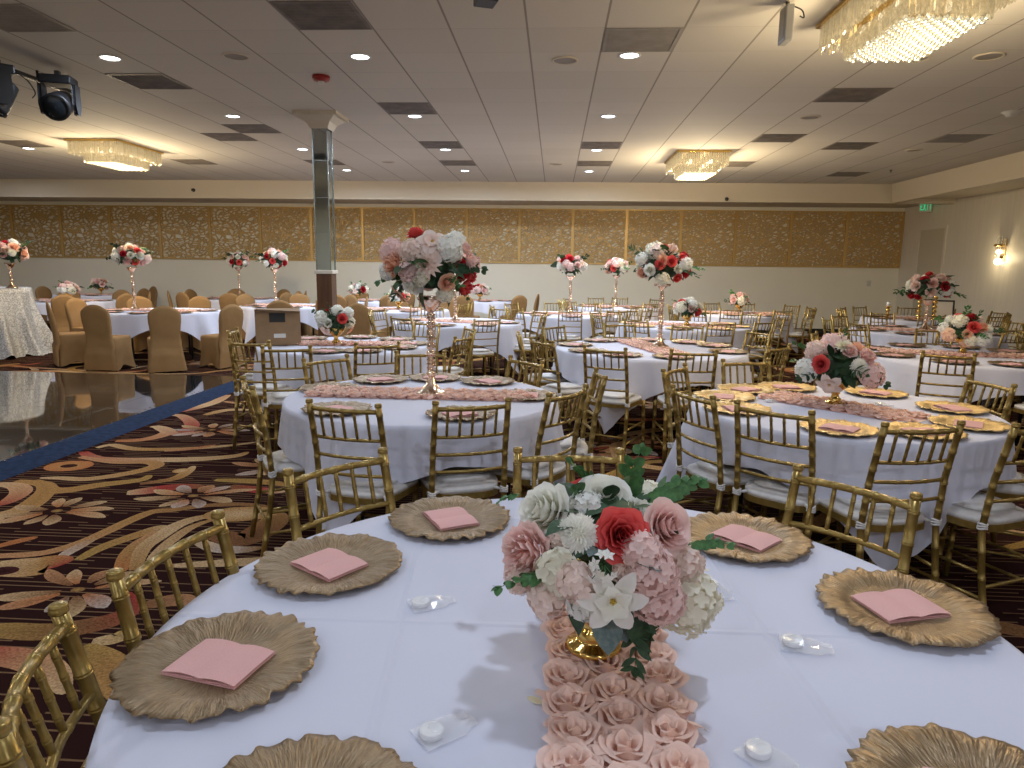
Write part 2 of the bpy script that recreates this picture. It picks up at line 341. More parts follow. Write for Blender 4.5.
# carpet motifs (woven pattern of the floor)
TAN=(.36,.20,.075); CRM=(.52,.36,.20); WHT=(.46,.38,.33); ORG=(.38,.15,.06); RED=(.30,.045,.04); BRN=(.20,.095,.045); GLD=(.34,.22,.07); PCH=(.44,.23,.12)
mv, mf, mcol = [], [], []
LAY = [0]
def catmull(P, k=6):
    out = []
    for i in range(len(P)-1):
        p0, p1, p2, p3 = P[max(i-1,0)], P[i], P[i+1], P[min(i+2,len(P)-1)]
        for j in range(k):
            t_ = j/k; out.append(tuple(.5*((2*b)+(c-a)*t_+(2*a-5*b+4*c-d_)*t_*t_+(3*b-a-3*c+d_)*t_**3) for a,b,c,d_ in zip(p0,p1,p2,p3)))
    out.append(tuple(P[-1])); return out
def lay():
    LAY[0] += 1; return .0008+.00001*(LAY[0] % 160)
def ribbon(P, w, c0, c1, c2=None):
    P = catmull(P); z = lay(); n = len(P); o = len(mv)
    for i, p in enumerate(P):
        t_ = i/(n-1); a, b = P[max(i-1,0)], P[min(i+1,n-1)]; dx, dy = b[0]-a[0], b[1]-a[1]; L = math.hypot(dx,dy) or 1
        ww = w*(.12+.88*sin(pi*min(1, .08+t_*.92))**.6)/2
        if c2: col = [c0[k]*(1-2*t_)+c1[k]*2*t_ if t_ < .5 else c1[k]*(2-2*t_)+c2[k]*(2*t_-1) for k in range(3)]
        else: col = [c0[k]*(1-t_)+c1[k]*t_ for k in range(3)]
        for sgn in (-1, 0, 1):
            mv.append((p[0]-dy/L*ww*sgn, p[1]+dx/L*ww*sgn, z)); mcol.append([c*(1.0 if sgn else .86) for c in col])
    for i in range(n-1):
        for k in range(2): mf.append((o+i*3+k, o+i*3+k+1, o+i*3+k+4, o+i*3+k+3))
def petal_f(cx, cy, ang, r0, L, w, cb_, ct):
    z = lay(); o = len(mv); n = 8
    for i in range(n+1):
        t_ = i/n; ww = w*max(.02, sin(pi*min(1,(t_*.86+.12)))**.8)*(.45+.75*t_)/2; r = r0+L*t_
        bend = .10*L*sin(pi*t_)
        col = [cb_[k]*(1-t_)**1.0+ct[k]*t_ for k in range(3)]
        for sgn in (-1, 0, 1):
            q = ww*sgn+bend*.5; mv.append((cx+r*cos(ang)-q*sin(ang), cy+r*sin(ang)+q*cos(ang), z)); mcol.append([c*(1 if sgn else .8) for c in col])
    for i in range(n):
        for k in range(2): mf.append((o+i*3+k, o+i*3+k+1, o+i*3+k+4, o+i*3+k+3))
def disc_f(cx, cy, rx, ry, ang, ci, co, hole=None):
    z = lay(); o = len(mv); n = 24; mv.append((cx, cy, z)); mcol.append(ci)
    for i in range(n):
        a = 2*pi*i/n; x, y = rx*cos(a), ry*sin(a); mv.append((cx+x*cos(ang)-y*sin(ang), cy+x*sin(ang)+y*cos(ang), z)); mcol.append(co)
    for i in range(n): mf.append((o, o+1+i, o+1+(i+1) % n))
    if hole: disc_f(cx, cy, rx*hole, ry*hole, ang, (.03,.012,.012), (.05,.02,.016))
rf = random.Random(4)
def flower_f(cx, cy, R, rot=0.0, n=10):
    for i in range(n):
        a = rot+2*pi*i/n+rf.uniform(-.16,.16); L = R*(.55+.50*abs(cos(a))**1.5)*rf.uniform(.8,1.15)
        petal_f(cx, cy, a, R*.22, L*.85, R*rf.uniform(.25,.36), BRN if i % 3 else ORG, rf.choice([WHT,CRM,CRM,PCH]))
    disc_f(cx, cy, R*.10, R*.08, 0, GLD, BRN)
def px(L): return [tuple(fl(x, y)[:2]) for x, y in L]
for L, w, cs in [
    ([(116,441),(140,440),(160,436),(168,431),(158,427),(150,427)], .13, (ORG,PCH,CRM)),
    ([(155,426),(172,433),(185,432),(192,424),(182,416),(168,415)], .14, (CRM,RED,CRM)),
    ([(83,452),(100,459),(150,460),(200,459),(235,456),(248,452)], .13, (RED,CRM,TAN)),
    ([(97,448),(112,445),(135,449),(180,449),(225,446),(265,441)], .09, (CRM,TAN,CRM)),
    ([(80,457),(115,462),(148,462),(156,466),(130,473),(88,479),(60,478),(40,478)], .11, (PCH,TAN,CRM)),
    ([(16,481),(43,484),(50,490),(69,490),(100,485),(140,480),(150,475)], .13, (TAN,TAN,GLD)),
    ([(-14,524),(0,516),(21,510),(37,500),(46,489),(37,480)], .15, (CRM,TAN,TAN)),
    ([(-4,484),(16,486),(21,492),(9,501),(-6,506)], .13, (CRM,PCH,RED)),
    ([(-8,548),(19,541),(38,537)], .07, (ORG,ORG)),
    ([(-20,557),(0,556),(43,553),(80,543),(110,530),(129,521),(152,512),(173,510),(215,505),(262,506),(280,520)], .085, (PCH,TAN,BRN)),
    ([(57,560),(69,552),(84,544),(97,537)], .07, (WHT,TAN)),
    ([(78,560),(103,547),(140,534),(158,528),(170,527)], .09, (GLD,TAN,CRM)),
    ([(120,572),(128,556),(140,543),(158,531)], .10, (ORG,TAN,PCH)),
    ([(135,570),(143,549),(160,536),(180,524),(204,517),(234,516)], .10, (TAN,CRM,TAN)),
    ([(150,560),(166,545),(190,528),(215,519)], .07, (CRM,TAN)),
    ([(127,493),(146,491),(178,487),(205,487)], .15, (CRM,RED,BRN)),
    ([(230,486),(250,489),(268,491),(285,492)], .12, (BRN,RED,CRM)),
    ([(140,484),(173,479),(187,472),(194,466)], .09, (BRN,TAN,CRM)),
    ([(215,480),(264,482),(290,486)], .10, (GLD,TAN)),
    ([(164,451),(190,449),(216,445)], .07, (PCH,ORG)),
    ([(-10,567),(30,567),(52,564),(60,566)], .24, (CRM,TAN,RED)),
    ([(-20,632),(0,630),(42,632),(83,627),(115,619),(129,609),(127,592)], .14, (GLD,BRN,RED)),
    ([(-15,652),(0,655),(31,661),(54,673),(65,694)], .13, (RED,PCH,CRM)),
    ([(92,642),(117,638),(125,630)], .09, (CRM,GLD)),
    ([(79,648),(100,660),(115,675),(117,700)], .15, (GLD,TAN,TAN)),
    ([(146,605),(177,600),(195,604)], .12, (BRN,PCH)),
    ([(195,540),(215,548),(240,550),(262,548)], .10, (CRM,WHT,TAN)),
    ([(205,530),(240,540),(262,530),(275,518),(262,508)], .20, (BRN,BRN,TAN)),
    ([(560,492),(610,475),(650,462),(720,462)], .09, (TAN,GLD,TAN)),
    ([(620,463),(645,458),(657,457)], .09, (ORG,PCH)),
    ([(228,395),(215,402),(196,408),(180,412)], .14, (PCH,CRM,RED)),
    ([(205,415),(228,410),(250,410)], .12, (TAN,CRM)),
    ([(10,366),(40,368),(75,370),(120,373),(180,374),(215,372)], .10, (ORG,CRM,TAN)),
    ([(-5,372),(30,371),(60,372)], .10, (PCH,ORG)),
]:
    ribbon(px(L), w, *cs)
p_ = fl(241,514); disc_f(p_.x, p_.y, .22, .13, .2, CRM, TAN)
p_ = fl(69,466); disc_f(p_.x, p_.y, .17, .14, 0, TAN, ORG, .35)
p_ = fl(4,571); disc_f(p_.x, p_.y, .07, .05, 0, (.03,.012,.012), (.06,.02,.02))
p_ = fl(155,470); disc_f(p_.x+.2, p_.y, .06, .06, 0, CRM, TAN)
for (x, y), R, rot in [((57,511),.34,.3),((193,496),.34,1.0),((212,430),.36,.1),((283,467),.36,.6),((78,590),.32,.2),((620,445),.42,.4),((590,452),.36,.9)]:
    p_ = fl(x, y); flower_f(p_.x, p_.y, R, rot)
# the same woven motifs repeat over the rest of the room
for gx in range(-13, 9):
    for gy in range(-1, 15):
        X, Y = gx*1.15+rf.uniform(-.3,.3), gy*1.25+rf.uniform(-.3,.3)
        if -4.6 < X < -.7 and 1.2 < Y < 7.3: continue
        if rf.random() < .42: flower_f(X, Y, rf.uniform(.28,.38), rf.uniform(0,3))
        a = rf.uniform(0, 2*pi); P = [(X, Y)]
        for k in range(5):
            a += rf.uniform(.15,.8); P.append((P[-1][0]+.42*cos(a), P[-1][1]+.30*sin(a)))
        ribbon(P, rf.uniform(.08,.15), rf.choice([TAN,PCH,GLD]), rf.choice([CRM,TAN,BRN]), rf.choice([RED,CRM,TAN]))
me = bpy.data.meshes.new('carpet_pattern'); me.from_pydata(mv, [], mf); me.materials.append(M['motif'])
ca = me.color_attributes.new('yarn', 'FLOAT_COLOR', 'POINT')
for i, c in enumerate(mcol): ca.data[i].color = (*c, 1)
fo = bpy.data.objects['floor']; o = link('floor_carpet_pattern', me, fo); o['kind'] = 'structure'

# dance floor with its blue edging
df = thing('dance_floor', 'black glossy portable dance floor with blue edging on the carpet', 'dance floor', (0,0,0))
MB().box((-13.5,2.0,0), (-4.07,8.95,.018)).obj('gloss_panel', M['dance'], df)
mb = MB(); mb.add([(-4.07,2.0,.02),(-3.80,2.0,.001),(-3.80,9.1,.001),(-4.07,8.97,.02)], [(0,1,2,3)], 0, False); mb.add([(-4.07,2,.02),(-4.13,2,.0205),(-4.13,8.97,.0205),(-4.07,8.97,.02)], [(0,3,2,1)], 0, False)
mb.obj('edge_strip', M['blue'], df)
mb = MB(); rr_ = random.Random(9)
for i in range(150):
    mb.box((-.006,-.006,0), (.006,.006,.002), M4=Matrix.Translation((-4.15+rr_.uniform(-.05,.05), 2.2+i*.045, .0185)) @ Matrix.Rotation(rr_.random()*3, 4, 'Z'))
mb.obj('glitter_band', M['brass'], df)['label'] = 'row of small gold glints along the blue edge'

# pierced gold screens on the back wall
ORD = ['first','second','third','fourth','fifth','sixth','seventh','eighth','ninth','tenth','eleventh','twelfth','thirteenth','fourteenth','fifteenth','sixteenth','seventeenth','eighteenth','nineteenth','twentieth','twenty-first','twenty-second']
W_ = 1.335
def make_screen(dense):
    t_ = thing('gold_screen', '', 'wall screen')
    MB().add([(-W_/2+.03,0,.02),(W_/2-.03,0,.02),(W_/2-.03,0,1.33),(-W_/2+.03,0,1.33)], [(0,1,2,3)], 0, False).add([(-W_/2+.03,.012,.02),(W_/2-.03,.012,.02),(W_/2-.03,.012,1.33),(-W_/2+.03,.012,1.33)], [(0,3,2,1)], 0, False).obj('lattice', M['screen_dense' if dense else 'screen'], t_)
    mb = MB(); mb.box((-W_/2,-.012,0),(-W_/2+.035,.03,1.35)).box((W_/2-.035,-.012,0),(W_/2,.03,1.35)).box((-W_/2+.035,-.012,0),(W_/2-.035,.03,.03)).box((-W_/2+.035,-.012,1.32),(W_/2-.035,.03,1.35)); mb.obj('screen_frame', M['screen_frame'], t_)
    return t_
pd, ps = Proto(lambda: make_screen(True)), Proto(lambda: make_screen(False))
dense_set = set(range(12))
for i in range(18):
    (pd if i in dense_set else ps).place((XR-.01-W_*(i+.5), YB-.031, 1.63), 0, f'pierced gold wall screen on the back wall, {ORD[i]} from the right corner', 'gold screens along the back wall')

# ------------------------------------------------------------------ ceiling fixtures
def make_dl():
    t_ = thing('recessed_downlight', '', 'ceiling light')
    MB().lathe([(.10,0),(.10,-.006),(.082,-.008),(.078,-.001)], 28, cap=False).obj('trim_ring', M['white_plastic'], t_)
    MB().lathe([(.078,-.002),(.001,-.0025)], 28, cap=False).obj('lamp_disc', M['led'], t_)
    return t_
pdl = Proto(make_dl)
RN = {-4.12: 'row left of the mirrored column', -1.79: 'row right of the mirrored column', .61: 'row right of the centre', -6.45: 'row near the left chandelier', -8.75: 'row at the far left'}
for X in (-8.75, -6.45, -4.12, -1.79, .61):
    for k, Y in enumerate((-.85, 1.6, 4.05, 6.5, 8.95, 11.4, 13.8)):
        if X < -5 and k not in (1, 3, 5) : continue
        if X == -6.45: continue
        pdl.place((X, Y, ZC), 0, ('recessed downlight at the left picture edge beside the left chandelier' if k == 5 else f'recessed downlight left of the view, {"nearer the viewer" if k == 1 else "over the dance floor"}') if X < -5 else f'recessed downlight, {ORD[max(0,k-3)]} visible in the {RN[X]}' if k >= 3 else f'recessed downlight {["behind the viewer","above the viewer","before the visible ones"][k]}, {RN[X]}', 'recessed downlights')
        ld = bpy.data.lights.new('downlight_lamp', 'AREA'); ld.shape = 'DISK'; ld.size = .15; ld.energy = (26 if X > 0 and 0 < Y < 3 else 11) if Y < 5 else (30 if Y < 8 else (38 if Y < 10 else (56 if Y < 12 else 85))); ld.color = (.74,.85,1.0); ld.spread = radians(175)
        lo = bpy.data.objects.new('downlight_lamp', ld); COL.objects.link(lo); lo.location = (X, Y, ZC-.012)

def make_vent(grey):
    t_ = thing('ceiling_vent', '', 'vent')
    mb = MB(); a = .295
    mb.box((-a,-a,-.006),(a,-a+.02,0)).box((-a,a-.02,-.006),(a,a,0)).box((-a,-a+.02,-.006),(-a+.02,a-.02,0)).box((a-.02,-a+.02,-.006),(a,a-.02,0)); mb.obj('vent_frame', M['vent_grey' if grey else 'vent'], t_)
    mb = MB(); mb.box((-a+.02,-a+.02,-.0015),(a-.02,a-.02,0))
    for i in range(9):
        y = -a+.06+i*.058; mb.add([(-a+.03,y,-.002),(a-.03,y,-.002),(a-.03,y+.03,-.009),(-a+.03,y+.03,-.009)], [(0,1,2,3)], 0, False)
    mb.obj('louvres', M['vent_grey' if grey else 'vent'], t_); return t_
pv, pvg = Proto(lambda: make_vent(False)), Proto(lambda: make_vent(True))
def snap(x, y): return (.35+.305+.61*round((x-.655)/.61), .30+.305+.61*round((y-.605)/.61))
VN = [(-4.03,5.73,1,'at the far upper left beside a downlight'),(-1.76,5.33,0,'at the top left of centre'),(-4.11,7.57,0,'behind the upper left downlight'),(-4.0,9.76,0,'above and left of the column, nearer of two'),(-4.67,10.52,0,'above and left of the column, farther of two'),
 (-1.75,8.31,0,'just right of the column, nearest of three in line'),(-1.78,10.73,0,'right of the column, middle of three in line'),(-1.79,12.58,0,'right of the column, farthest of three in line'),(.65,5.97,1,'grey and large at the top, right of centre'),
 (.61,10.78,0,'in front of a distant centre downlight'),(.63,13.11,0,'in front of the farthest centre downlight'),(3.06,7.71,0,'below the large right chandelier'),(2.99,10.14,0,'left of two, between the right chandeliers'),(4.22,10.73,0,'middle of the right ceiling'),
 (5.39,10.64,1,'pale, towards the right soffit'),(-8.62,11.27,0,'beside the left chandelier and a downlight'),(-6.37,12.7,0,'beyond the left chandelier'),(3.16,12.8,0,'beside the distant centre chandelier'),(5.37,14.15,0,'near the far right corner'),(-4.2,12.9,0,'far back, left of the column')]
for x, y, g, s_ in VN:
    sx, sy = snap(x, y); (pvg if g else pv).place((sx, sy, ZC), 0, f'dark square ceiling vent {s_}' if not g else f'greyish square ceiling vent {s_}', 'ceiling vents')

def make_spk():
    t_ = thing('ceiling_speaker', '', 'ceiling speaker')
    MB().lathe([(.12,0),(.12,-.008),(.105,-.012),(.10,-.006)], 28, cap=False).obj('speaker_rim', M['soffit'], t_)
    MB().lathe([(.10,-.006),(.001,-.010)], 28, cap=False).obj('speaker_grille', M['vent_grey'], t_); return t_
psp = Proto(make_spk)
for (x, y), s_ in [((565,60),'right of centre at the top'),((236,56),'left of the red alarm'),((989,56),'at the upper right edge'),((915,58),'beside the large chandelier'),((810,117),'between the right vents'),((388,162),'small and distant near the column'),((556,164),'small and distant near the centre'),((914,150),'near the right soffit')]:
    p_ = fl(x, y, ZC); psp.place((p_.x, p_.y, ZC), 0, f'round grey ceiling speaker {s_}', 'ceiling speakers')

# red alarm strobe
p_ = fl(321,76,ZC); t_ = thing('alarm_strobe', 'small red fire alarm strobe on the ceiling above the column', 'fire alarm', (p_.x, p_.y, ZC))
MB().lathe([(.085,0),(.085,-.03),(.075,-.045),(.03,-.05)], 20).obj('alarm_body', M['red_plastic'], t_)
MB().box((-.03,-.02,-.075),(.03,.02,-.049)).obj('strobe_lens', M['white_plastic'], t_, bevel=.005)

# chandeliers
def make_chandelier(seed=1):
    t_ = thing('crystal_chandelier', '', 'chandelier')
    MB().box((-.42,-.64,-.03),(.42,.64,0)).obj('ceiling_plate', M['brass'], t_, bevel=.004)
    r_ = random.Random(seed)
    def perimeter(a, b, step):
        out = []
        n = int(2*a/step)
        for i in range(n): out += [(-a+2*a*(i+.5)/n, -b, 0), (-a+2*a*(i+.5)/n, b, 0)]
        n = int(2*b/step)
        for i in range(n): out += [(-a, -b+2*b*(i+.5)/n, 1), (a, -b+2*b*(i+.5)/n, 1)]
        return out
    for nm, a, b, z0, z1 in (('upper_crystal_tier', .39, .60, -.03, -.20), ('lower_crystal_tier', .26, .45, -.17, -.30)):
        mb = MB()
        for row, (off, dz) in enumerate(((0, 0), (-.05, .03))):
            for x, y, s_ in perimeter(a+off, b+off, .028):
                h = r_.uniform(-.012,.012); w = .009; ang = r_.uniform(-.5,.5)
                M4 = Matrix.Translation((x+r_.uniform(-.004,.004), y+r_.uniform(-.004,.004), 0)) @ Matrix.Rotation(ang, 4, 'Z')
                zb = z1+h+dz
                mb.add([(-w,-w,z0),(w,-w,z0),(w,w,z0),(-w,w,z0),(-w,-w,zb),(w,-w,zb),(w,w,zb),(-w,w,zb),(0,0,zb-.02)], [(0,1,5,4),(1,2,6,5),(2,3,7,6),(3,0,4,7),(4,5,8),(5,6,8),(6,7,8),(7,4,8)], 0, False, M4)
        mb.obj(nm, M['crystal'], t_)
    mb = MB()
    for i in range(13):
        for j in range(21):
            mb.sphere((-.245+.49*i/12, -.43+.86*j/20, -.315+(.0 if (i+j) % 2 else .012)), .0185, 8, 6, 0)
    mb.obj('crystal_bead_base', M['bead'], t_)
    for i in (-1, 1):
        for j in (-1.5, -.5, .5, 1.5):
            b = MB(); b.lathe([(.006,0),(.02,-.03),(.024,-.055),(.012,-.08),(.001,-.085)], 8); b.obj('bulb', M['bulb'], t_, (i*.16, j*.26, -.09))
    return t_
pch = Proto(make_chandelier)
CH = [((2.36,5.13),'large crystal chandelier at the upper right edge of the ceiling'),((2.28,12.0),'distant crystal chandelier above the centre of the room'),((-7.08,11.15),'crystal chandelier on the left above the covered chairs')]
for (x, y), lb in CH + [((-7.15,3.0),'crystal chandelier over the dance floor outside the view')]:
    pch.place((x, y, ZC), 0, lb, 'crystal chandeliers')
    for j in (-.3, .3):
        ld = bpy.data.lights.new('chandelier_lamp', 'POINT'); ld.energy = 62 if y < 8 else 105; ld.color = (1,.80,.50); ld.shadow_soft_size = .14
        lo = bpy.data.objects.new('chandelier_lamp', ld); COL.objects.link(lo); lo.location = (x, y+j, ZC-.62)

# mirrored column
C0 = (-2.96, 8.9)
t_ = thing('mirrored_column', 'square mirrored column with cream cap and brown wood base', 'column', (C0[0], C0[1], 0))
MB().box((-.09,-.09,1.45),(.09,.09,3.25)).obj('mirror_shaft', M['mirror'], t_)
mb = MB()
for sx in (-1,1):
    for sy in (-1,1): mb.box((sx*.093-.006, sy*.093-.006, 1.45),(sx*.093+.006, sy*.093+.006, 3.25))
for z in (1.9,2.35,2.8): mb.box((-.0925,-.0925,z),(.0925,.0925,z+.006))
mb.obj('edge_strips', M['mirror_edge'], t_)
mb = MB(); vs = []
prof = [(.11,3.18),(.12,3.20),(.15,3.26),(.22,3.31),(.23,3.32),(.23,3.33),(.27,3.335),(.27,ZC)]
for r, z in prof: vs += [(-r,-r,z),(r,-r,z),(r,r,z),(-r,r,z)]
mb.add(vs, [(k*4+i, k*4+(i+1)%4, k*4+4+(i+1)%4, k*4+4+i) for k in range(len(prof)-1) for i in range(4)], 0, False)
for s_ in range(14):
    q = -.25+.5*s_/13
    for x, y in ((q,-.262),(q,.262),(-.262,q),(.262,q)): mb.box((x-.012,y-.012,3.318),(x+.012,y+.012,3.335))
mb.obj('capital', M['plaster'], t_)
MB().box((-.12,-.12,1.40),(.12,.12,1.45)).obj('ledge', M['plaster'], t_, bevel=.008)
MB().box((-.10,-.10,0),(.10,.10,1.40)).obj('wood_base', M['wood'], t_, bevel=.004)

# stage lights on a ceiling pipe
t_ = thing('lighting_pipe', 'black lighting pipe clamped under the ceiling at the upper left', 'pipe', (-5.13, 0, 3.27))
mb = MB(); mb.tube([(0,4.6,0),(0,7.35,0)], .026, 10); mb.obj('pipe', M['black'], t_)
for y in (5.2, 6.9): MB().tube([(0,y,.02),(0,y,.09)], .012, 8).obj('hanger', M['black'], t_)
cb_ = MB(); cb_.tube(catmull([(.02,5.9,-.02),(.06,6.1,-.14),(.05,6.35,-.10),(.03,6.5,-.02),(.10,6.6,-.06),(.11,6.7,-.16),(.04,6.75,-.2)], 5), .006, 6); cb_.obj('cable', M['black'], t_)
def moving_head(loc, rz, tilt, label):
    r = thing('hanging_stage_light', label, 'stage light', loc, rz, 'black stage lights on the ceiling pipe')
    mb = MB(); mb.box((-.14,-.11,-.10),(.14,.11,-.02)); mb.obj('base_box', M['black'], r, bevel=.015)
    MB().box((-.02,-.03,-.02),(.02,.03,.03)).obj('clamp', M['steel'], r)
    for sx in (-1,1):
        mb = MB(); pr = [(-.06,-.10),(.06,-.10),(.07,-.28),(.03,-.36),(-.03,-.36),(-.07,-.28)]
        vs = [(sx*.125, y, z) for y, z in pr]+[(sx*.16, y, z) for y, z in pr]; n = 6
        mb.add(vs, [tuple(range(n)), tuple(range(2*n-1, n-1, -1))]+[(i,(i+1)%n,n+(i+1)%n,n+i) for i in range(n)], 0, False); mb.obj('yoke_arm', M['black'], r, bevel=.008)
    h = MB(); h.lathe([(.06,-.15),(.10,-.13),(.115,-.02),(.12,.06),(.125,.12),(.125,.15),(.105,.152)], 24, cap=False); h.lathe([(.001,-.152),(.06,-.15)], 24, cap=False)
    ho = h.obj('lamp_head', M['black'], r, (0,0,-.27)); ho.rotation_euler = (tilt, 0, 0)
    MB().lathe([(.108,.140),(.07,.152),(.001,.158)], 24, cap=False).obj('lens', M['lens'], ho)
    return r
moving_head((-4.78, 6.7, 3.27), radians(18), radians(112), 'black moving head stage light at the upper left, lens facing the room')
moving_head((-5.02, 6.25, 3.25), radians(-40), radians(150), 'black moving head stage light cut by the left picture edge')
# slim wall-mount speaker hanging from ceiling + black fixture at top centre
t_ = thing('slim_ceiling_unit', 'slim grey upright device hanging from the ceiling left of the big chandelier', 'ceiling device', (1.58, 5.3, 0), radians(2))
MB().box((-.03,-.07,3.09),(.03,.07,3.33)).obj('casing', M['grey_plastic'], t_, bevel=.01); MB().box((-.033,-.05,3.11),(-.030,.05,3.31)).obj('front_grille', M['vent_grey'], t_)
MB().tube([(0,0,3.33),(0,0,ZC)], .015, 8).obj('bracket', M['steel'], t_); MB().tube(catmull([(.02,0,3.34),(.10,0,3.31),(.12,0,3.26),(.09,0,3.27)],5), .005, 6).obj('cable', M['black'], t_)
p_ = at(486,-6,5.0)
t_ = thing('ceiling_camera', 'black corner of a fixture at the top edge of the picture', 'ceiling device', (p_.x, p_.y, 0), radians(20))
MB().box((-.07,-.08,3.26),(.07,.08,3.335)).obj('casing', M['black'], t_, bevel=.008); MB().tube([(0,0,3.335),(0,0,ZC)], .02, 8).obj('mount', M['steel'], t_)
p_ = fl(1012,112,ZC); t_ = thing('smoke_detector', 'white ceiling detector at the right picture edge', 'detector', (p_.x, p_.y, ZC))
MB().lathe([(.09,0),(.09,-.015),(.07,-.02),(.06,-.045),(.001,-.05)], 24).obj('detector_body', M['white_plastic'], t_); MB().lathe([(.11,0),(.11,-.006),(.09,-.008)], 24, cap=False).obj('mount_ring', M['white_plastic'], t_)
# sprinklers
for (x, y), s_ in [((891,170),'near the far right corner'),((194,190),None),((755,199),None)]:
    if s_:
        p_ = fl(x, y, ZC); q = thing('sprinkler', f'tiny dark ceiling sprinkler {s_}', 'sprinkler', (p_.x, p_.y, ZC))
        MB().lathe([(.03,0),(.03,-.006),(.008,-.01),(.008,-.035),(.025,-.037),(.025,-.04)], 12).obj('sprinkler_head', M['steel'], q)
for (x, y), s_ in [((193,190),'above the left chandelier wall section'),((727,199),'above the right screens')]:
    p_ = at(x, y, 15.53); q = thing('wall_sprinkler', f'tiny dark sprinkler on the back soffit {s_}', 'sprinkler', (p_.x, 15.56, p_.z))
    MB().lathe([(.04,0),(.04,.008),(.012,.01),(.012,.05),(.03,.055)], 12, M4=Matrix.Rotation(radians(90),4,'X')).obj('sprinkler_head', M['steel'], q)

# sconce, exit sign on the right wall
sc = thing('wall_sconce', 'glowing crystal wall sconce on the right wall', 'wall light', (XR, 13.8, 1.95))
MB().box((-.02,-.07,-.2),(0,.07,.22)).obj('back_plate', M['brass'], sc, bevel=.005)
mb = MB()
for k in range(9):
    a = pi*k/8-pi/2; mb.box((-.012,-.008,-.10),(.0,.008,.30-.02*abs(k-4)), M4=Matrix.Translation((-.05-.06*cos(a), .10*sin(a), 0)) @ Matrix.Rotation(-a,4,'Z'))
mb.obj('crystal_rods', M['crystal'], sc)
MB().lathe([(.10,.0),(.11,.02),(.10,.04)], 20, M4=Matrix.Translation((-.07,0,.08))).obj('metal_band', M['brass'], sc)
MB().sphere((-.08,0,-.02), .05, 10, 6).obj('bulb', M['bulb'], sc); MB().sphere((-.08,0,-.20), .065, 10, 6).obj('bulb', M['bulb'], sc)
ld = bpy.data.lights.new('sconce_lamp', 'POINT'); ld.energy = 9; ld.color = (1,.80,.45); ld.shadow_soft_size = .05
lo = bpy.data.objects.new('sconce_lamp', ld); COL.objects.link(lo); lo.location = (XR-.22, 13.8, 1.82)
ex = thing('exit_sign', 'green lit EXIT sign on the right wall above the door', 'exit sign', (XR, 16.5, 3.0))
MB().box((-.30,-.03,-.13),(-.02,.03,.10)).obj('sign_housing', M['white_plastic'], ex, bevel=.006)
MB().box((-.295,-.036,-.115),(-.025,-.030,.085)).obj('sign_face', M['white_plastic'], ex)
mb = MB(); GL = {'E':[(0,0,.2,1),(0,0,1,.16),(0,.42,.8,.58),(0,.84,1,1)],'I':[(.4,0,.6,1)],'T':[(.4,0,.6,1),(0,.84,1,1)]}
for k, ch in enumerate('EXIT'):
    x0 = -.285+k*.064; w, h = .05, .15
    if ch == 'X':
        for s_ in (1,-1):
            mb.box((-.006,-.0015,-.09),(.006,.0015,.09), M4=Matrix.Translation((x0+w/2,-.0385,-.015)) @ Matrix.Rotation(s_*.32,4,'Y'))
    else:
        for a,b,c,d_ in GL[ch]: mb.box((x0+a*w,-.040,-.09+b*h),(x0+c*w,-.037,-.09+d_*h))
mb.obj('exit_letters', M['exit_green'], ex)
MB().box((-.27,-.034,.10),(-.05,-.0,.17)).obj('emergency_lamp', M['exit_green'], ex, bevel=.01)
sw = thing('light_switch', 'small pale switch plate on the back wall near the right corner', 'switch', (7.75, YB, 1.25))
MB().box((-.05,-.01,-.07),(.05,0,.07)).obj('switch_plate', M['white_plastic'], sw, bevel=.003); MB().box((-.012,-.02,-.025),(.012,-.01,.025)).obj('toggle', M['white_plastic'], sw)
